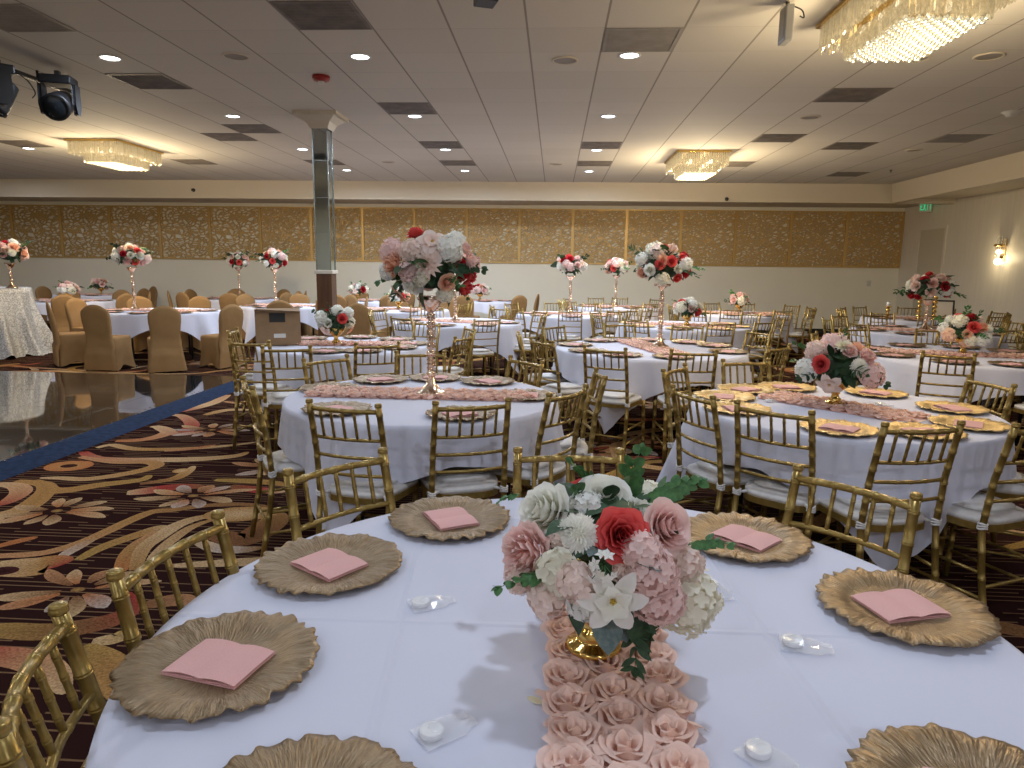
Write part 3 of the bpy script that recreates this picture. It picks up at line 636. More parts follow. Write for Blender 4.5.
#PART2
# ------------------------------------------------------------------ chiavari chair
def bamboo(mb, P, r, rings, n):
    """tube along P (2+ points) with raised rings at the given fractions"""
    P = [Vector(p) for p in P]
    seg = [(P[i+1]-P[i]).length for i in range(len(P)-1)]; T = sum(seg)
    def pt(d):
        for i, s_ in enumerate(seg):
            if d <= s_ or i == len(seg)-1: return P[i].lerp(P[i+1], max(0, min(1, d/s_)))
            d -= s_
    ev = []; acc = 0
    for s_ in [0]+seg: acc += s_; ev.append((acc, r))
    for f in rings:
        d = f*T; ev = [e for e in ev if abs(e[0]-d) > .009]; ev += [(d-.006, r), (d-.004, r*1.13), (d-.0015, r*1.13), (d, r*.97), (d+.0015, r*1.13), (d+.004, r*1.13), (d+.006, r)]
    ev.sort(); mb.tube([pt(e[0]) for e in ev], [e[1] for e in ev], n); return mb
def chair_geo(lod):
    n = (10, 6, 4)[lod]; n2 = (8, 5, 3)[lod]; R = (lambda L: L) if lod == 0 else (lambda L: [])
    g = []
    for sx in (-1, 1):
        post = [(sx*.182,-.262,0),(sx*.178,-.215,.25),(sx*.176,-.192,.44),(sx*.173,-.215,.66),(sx*.170,-.268,.90)]
        mb = bamboo(MB(), post, .0142, R([.12,.25,.38,.56,.62,.70,.78,.86,.955]), n)
        if lod == 0: mb.lathe([(.0142,0),(.0165,.003),(.0165,.009),(.0150,.011),(.0155,.013),(.0150,.017),(.009,.019),(.001,.0195)], 12, M4=Matrix.Translation((sx*.170,-.268,.895)))
        g.append(('leg', 'g', mb))
        g.append(('leg', 'g', bamboo(MB(), [(sx*.195,.205,0),(sx*.188,.180,.43)], .0140, R([.2,.45,.7,.9]), n)))
    def bow(z, y0, b, k=8):
        return [(-.172+.344*i/k, y0-b*sin(pi*i/k), z) for i in range(k+1)]
    k = (8, 5, 3)[lod]
    g.append(('top_rail', 'g', bamboo(MB(), bow(.872,-.258,.028,k), .0112, R([.17,.33,.5,.67,.83]), n2)))
    for z, y0 in ((.735,-.228),(.648,-.212),(.562,-.200)):
        g.append(('back_rail', 'g', bamboo(MB(), bow(z,y0,.026,k), .0085, R([.3,.5,.7]), n2)))
    for i in range(5):
        f = (i+1)/6; x = -.172+.344*f
        g.append(('spindle', 'g', bamboo(MB(), [(x,-.228-.026*sin(pi*f),.735),(x,-.258-.028*sin(pi*f),.872)], .0068, R([.22,.5,.78]), n2)))
    # seat frame
    def plate(z0, z1, grow, puff, m, e=4.0):
        mb = MB(); N = (28, 16, 12)[lod]; rings = []
        prof = [(1.0, z0), (1.0, z0+(z1-z0)*.55), (1-.02-puff*.3, z1-puff*.006), (.80, z1), (.35, z1+puff*.006)] if puff else [(1.0, z0), (1.0, z1)]
        vs = []
        for s_, z in prof:
            for i in range(N):
                a = 2*pi*i/N; c_, s2 = cos(a), sin(a); q = (abs(c_)**e+abs(s2)**e)**(-1/e)
                y = q*s2*(.205+grow); x = q*c_*((.187+grow)+.018*(y/.2))
                vs.append((x*s_, y*s_, z))
        fs = [(r_*N+i, r_*N+(i+1)%N, (r_+1)*N+(i+1)%N, (r_+1)*N+i) for r_ in range(len(prof)-1) for i in range(N)]
        fs += [tuple(range(N-1,-1,-1)), tuple((len(prof)-1)*N+i for i in range(N))]
        return mb.add(vs, fs, 0, bool(puff))
    g.append(('seat_frame', 'g', plate(.418,.448,0,0,'g')))
    g.append(('cushion', 'w', plate(.446,.492,-.004,1,'w')))
    for z in (.14, .25):
        for sx in (-1, 1): g.append(('stretcher', 'g', bamboo(MB(), [(sx*.181,-.215-.035*(1-z/.25),z),(sx*.191,.195,z)], .0080, R([.3,.7]), n2)))
    g.append(('stretcher', 'g', bamboo(MB(), [(-.192,.197,.21),(.192,.197,.21)], .0080, R([.3,.5,.7]), n2)))
    g.append(('stretcher', 'g', bamboo(MB(), [(-.179,-.228,.19),(.179,-.228,.19)], .0080, R([.3,.5,.7]), n2)))
    if lod == 0:
        for sx in (-1, 1):
            mb = MB(); c_ = Vector((sx*.176,-.193,.452))
            for q in (-.010, .0, .010): mb.tube([c_+Vector((.0165*cos(a),.0165*sin(a),q+.003*sin(a*2+q*90))) for a in [2*pi*i/12 for i in range(13)]], .0052, 6)
            mb.tube([c_+Vector((-sx*.012,.012,-.003)), c_+Vector((-sx*.04,.03,.004))], [.006,.010], 6)
            g.append(('tie', 't', mb))
    return g
def make_chair(lod):
    if lod == 2:
        big = MB()
        for nm, m_, mb in chair_geo(2): big.add(mb.v, mb.f, 0 if m_ == 'g' else 1, True)
        return link('banquet_chair', big.mesh('banquet_chair', [M['gold'], M['cushion']]))
    r = thing('banquet_chair', '', 'chair'); cush = None
    for nm, m_, mb in chair_geo(lod):
        if m_ == 'w': cush = mb.obj(nm, M['cushion'], r); cush['label'] = 'white padded seat cushion'
        elif m_ == 't': mb.obj('cushion_tie', M['cushion'], cush)
        else: mb.obj(nm, M['gold'], r)
    return r
def fin(o): o['category'] = 'chair'; return o
CP = [Proto(lambda: make_chair(0)), Proto(lambda: make_chair(1)), Proto(lambda: fin(make_chair(2)))]
USED = {}
def clock(cx, cy, x, y, key):
    h = ((90-degrees(atan2(y-cy, x-cx)))/30) % 12
    W = ['twelve','one','two','three','four','five','six','seven','eight','nine','ten','eleven']
    half = round(h*2) % 24
    while (key, half) in USED: half = (half+1) % 24
    USED[(key, half)] = 1
    return (W[half//2]+" o'clock") if half % 2 == 0 else 'half past '+W[half//2]
def gold_chair(T, x, y, ang, lod):
    """x, y: middle of the backrest top; ang: heading the sitter faces"""
    a = radians(ang); c = clock(T['c'][0], T['c'][1], x, y, T['name']+'gold')
    CP[lod].place((x+.268*cos(a), y+.268*sin(a), 0), a-pi/2, f"gold chair at {c} of {T['desc']}", 'gold chairs around '+T['desc'])

# ------------------------------------------------------------------ covered chair
def make_covered():
    r = thing('covered_chair', '', 'chair'); mb = MB()
    # seat and stretched skirt
    N = 48; vs = []
    lv = [(.475,.19,0,0),(.47,.205,0,0),(.44,.214,0,0),(.30,.214,.010,0),(.16,.222,.028,0),(.03,.245,.055,.055)]
    for z, h, pinch, arch in lv:
        for i in range(N):
            a = 2*pi*i/N; c_, s_ = cos(a), sin(a); q = (abs(c_)**7+abs(s_)**7)**(-1/7)
            mid = abs(cos(2*a)); mid = mid**1.5
            rr_ = h*q*(1-pinch*mid/h); vs.append((rr_*c_*.98, rr_*s_, z+arch*mid*1.3-(.03 if arch else 0)+.001))
    fs = [(k*N+i, (k+1)*N+i, (k+1)*N+(i+1)%N, k*N+(i+1)%N) for k in range(len(lv)-1) for i in range(N)]+[tuple(range(N))]
    mb.add(vs, fs); mb.obj('seat_cover', M['cover'], r)
    # back slab with arched crown, waisted, leaning back
    mb = MB(); NU, NV = 12, 18
    wz = [(.02,.248),(.15,.226),(.30,.206),(.45,.190),(.53,.184),(.62,.194),(.72,.207),(.80,.212),(.90,.205),(.96,.19)]
    def wid(z):
        for (z0, w0), (z1, w1) in zip(wz, wz[1:]):
            if z <= z1: f = (z-z0)/(z1-z0); f = f*f*(3-2*f); return w0+(w1-w0)*f
        return .19
    def yb(z): return -.228-.02*max(0,(.45-z)) if z < .45 else -.228-.155*(z-.45)
    P = {}; vs = []; fs = []
    for side in (0, 1):
        for j_ in range(NV+1):
            for i_ in range(NU+1):
                u = -1+2*i_/NU; v = j_/NV; zt_ = .935-.095*abs(u)**2.3; z = .02+v*(zt_-.02); x = u*wid(z)*(1-.04*v**8)
                th = (.026+.010*(1-u*u))*(1-.75*v**10)*min(1, .35+z*1.6)
                vs.append((x, yb(z)+(.022 if z > .3 else .0)+(-th if side == 0 else th), z))
    b_ = (NV+1)*(NU+1)
    for j_ in range(NV):
        for i_ in range(NU):
            q = (j_*(NU+1)+i_, j_*(NU+1)+i_+1, (j_+1)*(NU+1)+i_+1, (j_+1)*(NU+1)+i_); fs.append(q); fs.append(tuple(reversed([k+b_ for k in q])))
    for j_ in range(NV):
        q = (j_*(NU+1), (j_+1)*(NU+1), b_+(j_+1)*(NU+1), b_+j_*(NU+1)); fs.append(q)
        q = (j_*(NU+1)+NU, b_+j_*(NU+1)+NU, b_+(j_+1)*(NU+1)+NU, (j_+1)*(NU+1)+NU); fs.append(q)
    for i_ in range(NU): k = NV*(NU+1)+i_; fs.append((k, k+1, b_+k+1, b_+k))
    mb.add(vs, fs, 0, True); mb.obj('back_cover', M['cover'], r)
    for sx in (-1,1):
        for y in (-.22,.22): MB().lathe([(.012,0),(.012,.03)], 8, M4=Matrix.Translation((sx*.225,y,0))).obj('foot', M['steel'], r)
    return r
PC = Proto(make_covered)
def cov_chair(T, x, y, ang):
    a = radians(ang); c = clock(T['c'][0], T['c'][1], x, y, T['name']+'cov')
    PC.place((x, y, 0), a-pi/2, f"tan covered chair at {c} of {T['desc']}", 'tan covered chairs around '+T['desc'])

# ------------------------------------------------------------------ chargers and napkins
def charger_mesh(N, rings, seed, name, m_):
    r_ = random.Random(seed); ph = [r_.uniform(0, 6.28) for _ in range(6)]
    mb = MB(); vs = []
    for (r, z, amp) in rings:
        for i in range(N):
            a = 2*pi*i/N
            sc_ = abs(sin(a*8+ph[0]+.6*sin(3*a+ph[5])))**.6*.45+.25*abs(sin(a*13.5+ph[1]))**.6+.16*sin(a*31+ph[2])+.10*sin(a*47+ph[3])
            rr_ = r*(1+amp*(sc_-.45)*.10); zz = z+amp*.0028*sin(a*11+ph[3])+amp*.0022*sin(a*29+ph[4])
            vs.append((rr_*cos(a), rr_*sin(a), max(zz, .0005)))
    n = len(rings); fs = [(k*N+i, k*N+(i+1)%N, (k+1)*N+(i+1)%N, (k+1)*N+i) for k in range(n-1) for i in range(N)]
    fs.append(tuple((n-1)*N+i for i in range(N)))
    mb.add(vs, fs); return mb.mesh(name, m_)
RNG = [(.080,.0005,0),(.105,.002,0),(.155,.011,.5),(.174,.0135,1),(.176,.0165,1),(.165,.0180,.9),(.140,.0165,.5),(.122,.0130,.3),(.112,.0085,.1),(.100,.0060,0),(.04,.0058,0)]
ch_hi = [charger_mesh(220, RNG, s_, 'charger_plate', M['charger']) for s_ in (1,2,3)]
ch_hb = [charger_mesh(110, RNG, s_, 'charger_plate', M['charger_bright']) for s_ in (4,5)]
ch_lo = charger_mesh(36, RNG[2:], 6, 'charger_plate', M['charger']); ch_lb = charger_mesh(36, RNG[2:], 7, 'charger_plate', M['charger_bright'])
def napkin_mesh():
    mb = MB()
    def sheet(x0, x1, y0, y1, z, th, bend):
        nx = 8; vs = []
        for lay_ in (0, 1):
            for i in range(nx+1):
                x = x0+(x1-x0)*i/nx; zz = z+lay_*th+bend*sin(pi*i/nx)
                vs += [(x, y0, zz), (x, (y0+y1)/2, zz+.0008), (x, y1, zz)]
        b = (nx+1)*3; fs = []
        for i in range(nx):
            for k in (0, 1):
                fs.append((b+i*3+k, b+(i+1)*3+k, b+(i+1)*3+k+1, b+i*3+k+1)); fs.append((i*3+k, i*3+k+1, (i+1)*3+k+1, (i+1)*3+k))
            fs.append((i*3, (i+1)*3, b+(i+1)*3, b+i*3)); fs.append((i*3+2, b+i*3+2, b+(i+1)*3+2, (i+1)*3+2))
        for i in (0, nx):
            for k in (0, 1):
                q = (i*3+k, b+i*3+k, b+i*3+k+1, i*3+k+1); fs.append(q if i else tuple(reversed(q)))
        mb.add(vs, fs, 0, False)
    sheet(-.078,.078,-.060,.060,.000,.0022,0); sheet(-.076,.077,-.057,.058,.0024,.0016,.0)
    sheet(-.078,.014,-.059,.058,.0042,.0012,.0058); sheet(-.002,.078,-.060,.057,.0056,.0012,.0050)
    return mb.mesh('folded_napkin', M['napkin'])
NAP = napkin_mesh()
rp = random.Random(12)
def setting(T, ang, near, rad=None, nrot=None):
    cx, cy = T['c']; r = rad or T['r']-.175; a = radians(ang); x, y = cx+r*cos(a), cy+r*sin(a)
    c = clock(cx, cy, x, y, T['name']+'plate'); br = T.get('bright')
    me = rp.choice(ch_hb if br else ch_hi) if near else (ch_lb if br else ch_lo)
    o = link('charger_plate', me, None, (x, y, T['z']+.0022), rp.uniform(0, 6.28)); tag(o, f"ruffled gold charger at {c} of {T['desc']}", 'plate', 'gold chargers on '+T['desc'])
    o = link('folded_napkin', NAP, None, (x+rp.uniform(-.006,.006), y+rp.uniform(-.006,.006), T['z']+.0022+.0062), (nrot if nrot is not None else a+pi/2+rp.uniform(-.3,.3)))
    tag(o, f"folded pink napkin at {c} of {T['desc']}", 'napkin', 'pink napkins on '+T['desc'])

# ------------------------------------------------------------------ tablecloth, table, runner, favours
def cloth_mesh(r, half, rot, seed, N=220, zt=.76, name='tablecloth', m_=None, floor=.012, flare=.0, amp=.052):
    r_ = random.Random(seed); vs = []; top = [0.0, .4, .8, .96, .985, 1.0]; H_ = 14; ph = [r_.uniform(0, 6.28) for _ in range(5)]
    rows = []
    for f in top: rows.append([(r*f*cos(2*pi*i/N), r*f*sin(2*pi*i/N), zt-(.0015 if f > .97 else 0)-(.003 if f == 1 else 0)) for i in range(N)])
    dmin = half-r; dmax = half*sqrt(2)-r
    for k in range(1, H_+1):
        row = []
        for i in range(N):
            a = 2*pi*i/N; q = max(abs(cos(a-rot)), abs(sin(a-rot))); L = half/q if not flare else half
            q2 = q**3; drop = min(L-r, (zt-floor)*1.06); cw = max(0, (L-half)/(half*(sqrt(2)-1)+1e-6))
            s_ = drop*k/H_; u = s_/.55
            fold = sin(a*14+ph[0]+1.4*sin(a*3+ph[1]))*.75+sin(a*25+ph[2]+sin(a*2))*.35+.4*sin(a*7+ph[3])
            rad = r+.006*(1-math.exp(-s_*60))+ .03*u+amp*u*fold+flare*u*u+.07*cw*u
            if cw > .0: rad += .04*u*cw*cos((a-rot-pi/4)*4*2)
            z = zt-.004-s_*(1-.04*abs(fold)*u)
            row.append((rad*cos(a), rad*sin(a), max(floor, z)))
        rows.append(row)
    vs = [p for row in rows for p in row]; fs = []
    for k in range(len(rows)-1):
        for i in range(N):
            j = (i+1) % N
            fs.append((k*N+i, (k+1)*N+i, (k+1)*N+j, k*N+j) if k else ((N+i), N+j, i))
    mb = MB(); mb.add(vs, fs); return mb.mesh(name, m_ or M['cloth'])
def make_table(r, name='round_table'):
    t_ = thing(name, '', 'table')
    MB().lathe([(r-.012,.735),(r-.006,.737),(r-.004,.747),(r-.008,.755)], 48).obj('tabletop', M['cardboard'], t_)
    for sx in (-1, 1):
        for sy in (-1, 1): MB().tube([(sx*.42, sy*.30, 0),(sx*.42, sy*.30,.735)], .016, 8).obj('leg', M['steel'], t_)
    for sx in (-1, 1): MB().tube([(sx*.42,-.30,.35),(sx*.42,.30,.35)], .011, 6).obj('crossbar', M['steel'], t_)
    return t_
def runner_mesh(L, W, cols, step, seed, detail, z0=0):
    r_ = random.Random(seed); mb = MB(); k_ = 10 if detail else 6
    n = int(L/step); R = W/cols*.60
    mb.add([(-W/2*.96,-L/2,.0015),(W/2*.96,-L/2,.0015),(W/2*.96,L/2,.0015),(-W/2*.96,L/2,.0015)], [(0,1,2,3)], 1, False)
    for j in range(n):
        for c in range(cols):
            cx = (c+.5)*W/cols-W/2+r_.uniform(-.008,.008); cy = -L/2+(j+.5+(.5 if c % 2 else 0))*step+r_.uniform(-.008,.008)
            if cy > L/2-R*.4: continue
            tx, ty = r_.uniform(-.25,.25), r_.uniform(-.25,.25)
            # ruffled spiral ribbon: rosette
            turns = 4.3 if detail else 2.2; N = 110 if detail else 26; vs = []; ph = r_.uniform(0, 6.28)
            for i in range(N+1):
                f = i/N; a = ph+f*turns*2*pi; rr_ = R*(.10+.90*f**.8); zi = .003+.010*(1-f)**.5
                w1 = 1+.07*sin(a*3.3+ph)+.02*r_.uniform(-1,1); h = (.023-.010*f)*(1+.22*sin(a*2.7+ph)+.06*r_.uniform(-1,1))
                vs.append((cx+rr_*.78*cos(a), cy+rr_*.78*sin(a), .0015))
                vs.append((cx+rr_*.93*cos(a)*w1, cy+rr_*.93*sin(a)*w1, zi+h*.75))
                vs.append((cx+rr_*1.16*cos(a)*w1, cy+rr_*1.16*sin(a)*w1, zi+h*.80+.003*sin(a*4.1)))
            mb.add(vs, [(i*3+q, (i+1)*3+q, (i+1)*3+q+1, i*3+q+1) for i in range(N) for q in (0, 1)], 0, True)
            if detail:
                for _ in range(3):
                    a = r_.uniform(0, 6.28); q = R*r_.uniform(.5,.95); p = Vector((cx+q*cos(a), cy+q*sin(a), .016)); w = r_.uniform(.010,.018)
                    M4 = Matrix.Translation(p) @ Euler((r_.uniform(-.6,.6), r_.uniform(-.6,.6), a)).to_matrix().to_4x4()
                    mb.add([(-w,-w,0),(0,-w*1.2,.003),(w,-w,0),(-w*1.1,0,.004),(0,0,.007),(w*1.1,0,.004),(-w,w,0),(0,w*1.1,.002),(w,w,0)], [(0,1,4,3),(1,2,5,4),(3,4,7,6),(4,5,8,7)], 0, True, M4)
    return mb.mesh('rosette_runner', [M['rosette'], M['netting']])
def favor(loc, rz, label, group):
    t_ = thing('favor_packet', label, 'party favor', loc, rz, group); r_ = random.Random(int(loc[0]*1000+loc[1]*777)); mb = MB()
    nx, ny = 7, 5; vs = []
    for lay_ in (0, 1):
        for i in range(nx+1):
            for j in range(ny+1):
                u, v = i/nx, j/ny; pinch = 1 if u < .72 else max(.25, 1-2.6*(u-.72)) if u < .9 else .25+4*(u-.9)
                e = sin(pi*min(1,u/.85))*sin(pi*v) if u < .85 else 0
                vs.append((-.05+.10*u, (v-.5)*.062*pinch, .0008+(lay_*.016*e)+r_.uniform(0,.004)*(lay_)+(.006*sin(6*v) if u > .85 and lay_ else 0)))
    b = (nx+1)*(ny+1)
    for l_ in (0, 1): mb.add(vs[l_*b:(l_+1)*b], [(i*(ny+1)+j, (i+1)*(ny+1)+j, (i+1)*(ny+1)+j+1, i*(ny+1)+j+1) for i in range(nx) for j in range(ny)], 0, False)
    mb.obj('cellophane_wrap', M['clear'], t_)
    MB().lathe([(.019,.0015),(.020,.003),(.020,.011),(.018,.012),(.015,.0105),(.001,.0105)], 20, M4=Matrix.Translation((-.026,0,.001))).obj('tealight', M['ring_acrylic'], t_)
    return t_

# ------------------------------------------------------------------ flowers (unit size, facing +Z)
def patch(mb, fn, nu, nv, mi=0, M4=None):
    vs = [fn(-1+2*i/nu, j/nv) for j in range(nv+1) for i in range(nu+1)]
    return mb.add(vs, [(j*(nu+1)+i, j*(nu+1)+i+1, (j+1)*(nu+1)+i+1, (j+1)*(nu+1)+i) for j in range(nv) for i in range(nu)], mi, True, M4)
def rose_mesh(name, m_, seed=1, ruff=.0):
    r_ = random.Random(seed); mb = MB()
    L = [(.10,.60,2,.2,0),(.20,.66,3,.1,.02),(.33,.68,3,.05,.08),(.48,.64,4,0,.18),(.64,.52,5,-.05,.30),(.80,.36,5,-.10,.40),(.93,.16,6,-.15,.42)]
    for li, (R, h, n, _, fl_) in enumerate(L):
        off = r_.uniform(0, 6.28)
        for k in range(n):
            a0 = off+2*pi*k/n+r_.uniform(-.1,.1); da = pi/n*1.45; ph = r_.uniform(0, 6.28); hh = h+r_.uniform(-.04,.04)
            def fn(u, v):
                e = 1-.28*abs(u)**3; vv = v*e
                rr_ = R*(.30+.62*vv**.7)+fl_*.28*vv**4+.045*u*R*1.4+ruff*sin(ph+u*6)*vv*vv
                z = -.25+(hh+.25)*vv-fl_*.20*vv**6+ruff*.6*sin(ph+u*5)*vv
                return (rr_*cos(a0+u*da), rr_*sin(a0+u*da), z)
            patch(mb, fn, 6, 5)
    mb.lathe([(.001,-.55),(.18,-.5),(.35,-.3),(.42,-.18)], 8, 0, cap=False)
    return mb.mesh(name, m_)
def peony_mesh(name, m_, seed=2):
    r_ = random.Random(seed); mb = MB()
    for li, (R, h, n, out) in enumerate([(.14,.62,4,0),(.28,.66,6,.05),(.42,.62,7,.12),(.56,.54,8,.2),(.70,.42,9,.3),(.84,.22,10,.35),(.94,-.02,9,.3)]):
        for k in range(n):
            a0 = 2*pi*k/n+r_.uniform(-.25,.25); da = r_.uniform(.30,.48); ph = r_.uniform(0,6.28); hh = h+r_.uniform(-.10,.08); RR = R*r_.uniform(.9,1.08)
            def fn(u, v):
                notch = .10*(abs(sin(u*4+ph))); vv = v*(1-.22*abs(u)**2-notch*v)
                rr_ = RR*(.35+.65*vv**.8)+.05*sin(ph+u*7)*vv; z = -.35+(hh+.35)*vv-out*.3*vv**4+.04*cos(ph+u*8)*vv
                return (rr_*cos(a0+u*da), rr_*sin(a0+u*da), z)
            patch(mb, fn, 4, 4)
    return mb.mesh(name, m_)
def dahlia_mesh(name, m_, seed=3):
    r_ = random.Random(seed); mb = MB()
    for (el, L, n, w) in [(80,.42,5,.10),(66,.55,8,.12),(50,.72,10,.14),(34,.86,12,.15),(18,.96,13,.16),(4,1.0,13,.16)]:
        for k in range(n):
            a0 = 2*pi*(k+r_.random()*.3)/n; e = radians(el+r_.uniform(-4,4)); l_ = L*r_.uniform(.93,1.05)
            M4 = Matrix.Rotation(a0, 4, 'Z') @ Matrix.Rotation(-e, 4, 'Y')
            def fn(u, v):
                ww = w*sin(pi*min(1,.12+v*.88))**.75*(1 if v < .6 else 1-(v-.6)*1.3); return (.06+l_*v, u*ww, .10*abs(u)*w*4*(1-v)+.05*v*v)
            patch(mb, fn, 2, 4, 0, M4)
    return mb.mesh(name, m_)
def mum_mesh(name, m_, seed=4):
    r_ = random.Random(seed); mb = MB(); n = 150
    for k in range(n):
        z = 1-1.35*(k+.5)/n; a = k*2.39996; s_ = sqrt(max(0,1-z*z)); d_ = Vector((s_*cos(a), s_*sin(a), z)); l_ = r_.uniform(.85,1.0)
        M4 = d_.to_track_quat('X','Z').to_matrix().to_4x4()
        mb.add([(.35,-.03,0),(.35,.03,0),(l_*.9,.055,.02),(l_*.9,-.055,.02),(l_,0,.06)], [(0,3,2,1),(3,4,2)], 0, True, M4)
    mb.sphere((0,0,0), .5, 8, 6); return mb.mesh(name, m_)
def hydrangea_mesh(name, m_, seed=5, n=64, fs_=.24):
    r_ = random.Random(seed); mb = MB()
    for k in range(n):
        z = 1-1.5*(k+.5)/n; a = k*2.39996; s_ = sqrt(max(0,1-z*z)); d_ = Vector((s_*cos(a), s_*sin(a), z*.9)); rr_ = r_.uniform(.78,.95)
        q = (d_+Vector((r_.uniform(-.3,.3), r_.uniform(-.3,.3), r_.uniform(-.3,.3)))).to_track_quat('Z','Y').to_matrix().to_4x4(); q = Matrix.Translation(d_*rr_) @ q @ Matrix.Rotation(r_.uniform(0,1.5),4,'Z')
        for p in range(4):
            M4 = q @ Matrix.Rotation(p*pi/2, 4, 'Z'); f = fs_*r_.uniform(.85,1.15)
            mb.add([(0,0,0),(f*.35,-f*.42,.02),(f*.85,-f*.38,.05),(f,0,.03),(f*.85,f*.38,.05),(f*.35,f*.42,.02),(f*.5,0,0)], [(0,1,6),(1,2,6),(2,3,6),(3,4,6),(4,5,6),(5,0,6)], 0, True, M4)
    mb.sphere((0,0,-.05), .66, 10, 6); return mb.mesh(name, m_)
def lily_mesh(name, m_, seed=6, n1=6, w=.30, frill=.03):
    r_ = random.Random(seed); mb = MB()
    for ring, (n, el, L) in enumerate([(n1-1, 48, .62), (n1, 16, 1.0)]):
        for k in range(n):
            a0 = 2*pi*(k+ring*.5)/n+r_.uniform(-.1,.1); M4 = Matrix.Rotation(a0,4,'Z') @ Matrix.Rotation(-radians(el),4,'Y'); ph = r_.uniform(0,6)
            def fn(u, v):
                ww = w*sin(pi*min(1,.10+.90*v*.97))**.7*(.7+.5*v); return (.04+L*v, u*ww, .12*u*u*(1-v)+.10*sin(pi*v)-.16*v**3+frill*sin(ph+u*3+v*7)*v)
            patch(mb, fn, 4, 6, 0, M4)
    for k in range(14):
        a = k*2.4; q = .10*sqrt(k/14); mb.tube([(q*.4*cos(a), q*.4*sin(a), .02),(q*1.6*cos(a), q*1.6*sin(a), .24)], [.012,.03], 5, 1)
    return mb.mesh(name, [m_, M['yellow']])
def filler_mesh(name, m_, seed=7):
    r_ = random.Random(seed); mb = MB()
    for k in range(9):
        d_ = Vector((r_.uniform(-1,1), r_.uniform(-1,1), r_.uniform(.3,1.2))); d_.normalize(); p = d_*r_.uniform(.5,.95)
        mb.tube([(0,0,-.3), tuple(p)], .02, 4, 1)
        q = Matrix.Translation(p) @ d_.to_track_quat('Z','Y').to_matrix().to_4x4()
        for s_ in range(5):
            M4 = q @ Matrix.Rotation(s_*2*pi/5,4,'Z'); f = .34
            mb.add([(0,0,0),(f*.45,-f*.30,.04),(f,0,.03),(f*.45,f*.30,.04)], [(0,1,2,3)], 0, True, M4)
    return mb.mesh(name, [m_, M['leaf']])
def leafshape(mb, L, w, M4, mi=0, point=1.0, fold=.15, droop=.25):
    def fn(u, v):
        ww = w*sin(pi*(v*.96+.04)**(1.0 if point else .8))**(.9 if point else .55); return (u*ww, L*v, fold*abs(u)*ww-droop*L*v*v)
    patch(mb, fn, 2, 6, mi, M4)
def sprig_mesh(name, m_, seed, n=5, roundl=True):
    r_ = random.Random(seed); mb = MB(); P = catmull([(0,0,0),(.05,.3,.06),(.0,.62,.02),(.06,1.0,-.12)], 4); mb.tube(P, [.018*(1-.7*i/len(P)) for i in range(len(P))], 5)
    for k in range(n):
        f = .22+.78*k/(n-1); p = P[int(f*(len(P)-1))]; s_ = (.27 if roundl else .34)*(1.15-.45*f)
        for side in (-1, 1):
            M4 = Matrix.Translation(p) @ Euler((r_.uniform(-.4,.5), side*r_.uniform(0,.5), -side*r_.uniform(.8,1.25))).to_matrix().to_4x4()
            leafshape(mb, s_*1.25, s_*(.52 if roundl else .24), M4, 0, 0 if roundl else 1.0)
    M4 = Matrix.Translation(P[-1]); leafshape(mb, .2, .08, M4); return mb.mesh(name, m_)
def leaf_mesh(name, m_, w=.34):
    mb = MB(); leafshape(mb, 1.0, w, Matrix.Identity(4), 0, 1.0, .3, .35); return mb.mesh(name, m_)
FM = {}
def fm(kind):
    if kind in FM: return FM[kind]
    t_, c_ = kind.split('.')
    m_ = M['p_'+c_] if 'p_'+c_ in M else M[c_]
    FM[kind] = {'rose': lambda: rose_mesh('rose', m_, len(FM)+1), 'wrose': lambda: rose_mesh('ruffled_rose', m_, len(FM)+1, .05), 'peony': lambda: peony_mesh('peony', m_), 'dahlia': lambda: dahlia_mesh('dahlia', m_), 'mum': lambda: mum_mesh('chrysanthemum', m_),
        'hydrangea': lambda: hydrangea_mesh('hydrangea', m_), 'cluster': lambda: hydrangea_mesh('hydrangea', m_, 15, 26, .44), 'lily': lambda: lily_mesh('open_lily', m_), 'magnolia': lambda: lily_mesh('magnolia', m_, 9, 5, .42, .07), 'filler': lambda: filler_mesh('blossom_spray', m_),
        'sprig': lambda: sprig_mesh('eucalyptus_sprig', m_, 3), 'fern': lambda: sprig_mesh('leafy_sprig', m_, 5, 6, False), 'leaf': lambda: leaf_mesh('broad_leaf', m_)}[t_]()
    return FM[kind]
KN = {'rose':'rose','wrose':'rose','peony':'peony','dahlia':'dahlia','mum':'chrysanthemum','hydrangea':'hydrangea','cluster':'hydrangea','lily':'lily','magnolia':'magnolia','filler':'blossom_spray','sprig':'eucalyptus_sprig','fern':'leafy_sprig','leaf':'broad_leaf'}
CN = {'red':'coral red','pink':'pink','blush':'blush','white':'white','cream':'cream','peach':'peach','burg':'deep red'}
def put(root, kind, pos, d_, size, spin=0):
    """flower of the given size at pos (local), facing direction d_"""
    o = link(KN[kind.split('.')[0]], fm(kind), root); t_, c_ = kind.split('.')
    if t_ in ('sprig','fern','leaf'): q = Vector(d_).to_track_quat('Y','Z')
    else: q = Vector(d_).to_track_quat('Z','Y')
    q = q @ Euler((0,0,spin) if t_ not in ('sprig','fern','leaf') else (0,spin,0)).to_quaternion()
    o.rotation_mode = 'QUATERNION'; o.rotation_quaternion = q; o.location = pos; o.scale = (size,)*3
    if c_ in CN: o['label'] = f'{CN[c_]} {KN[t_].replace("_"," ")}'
    return o
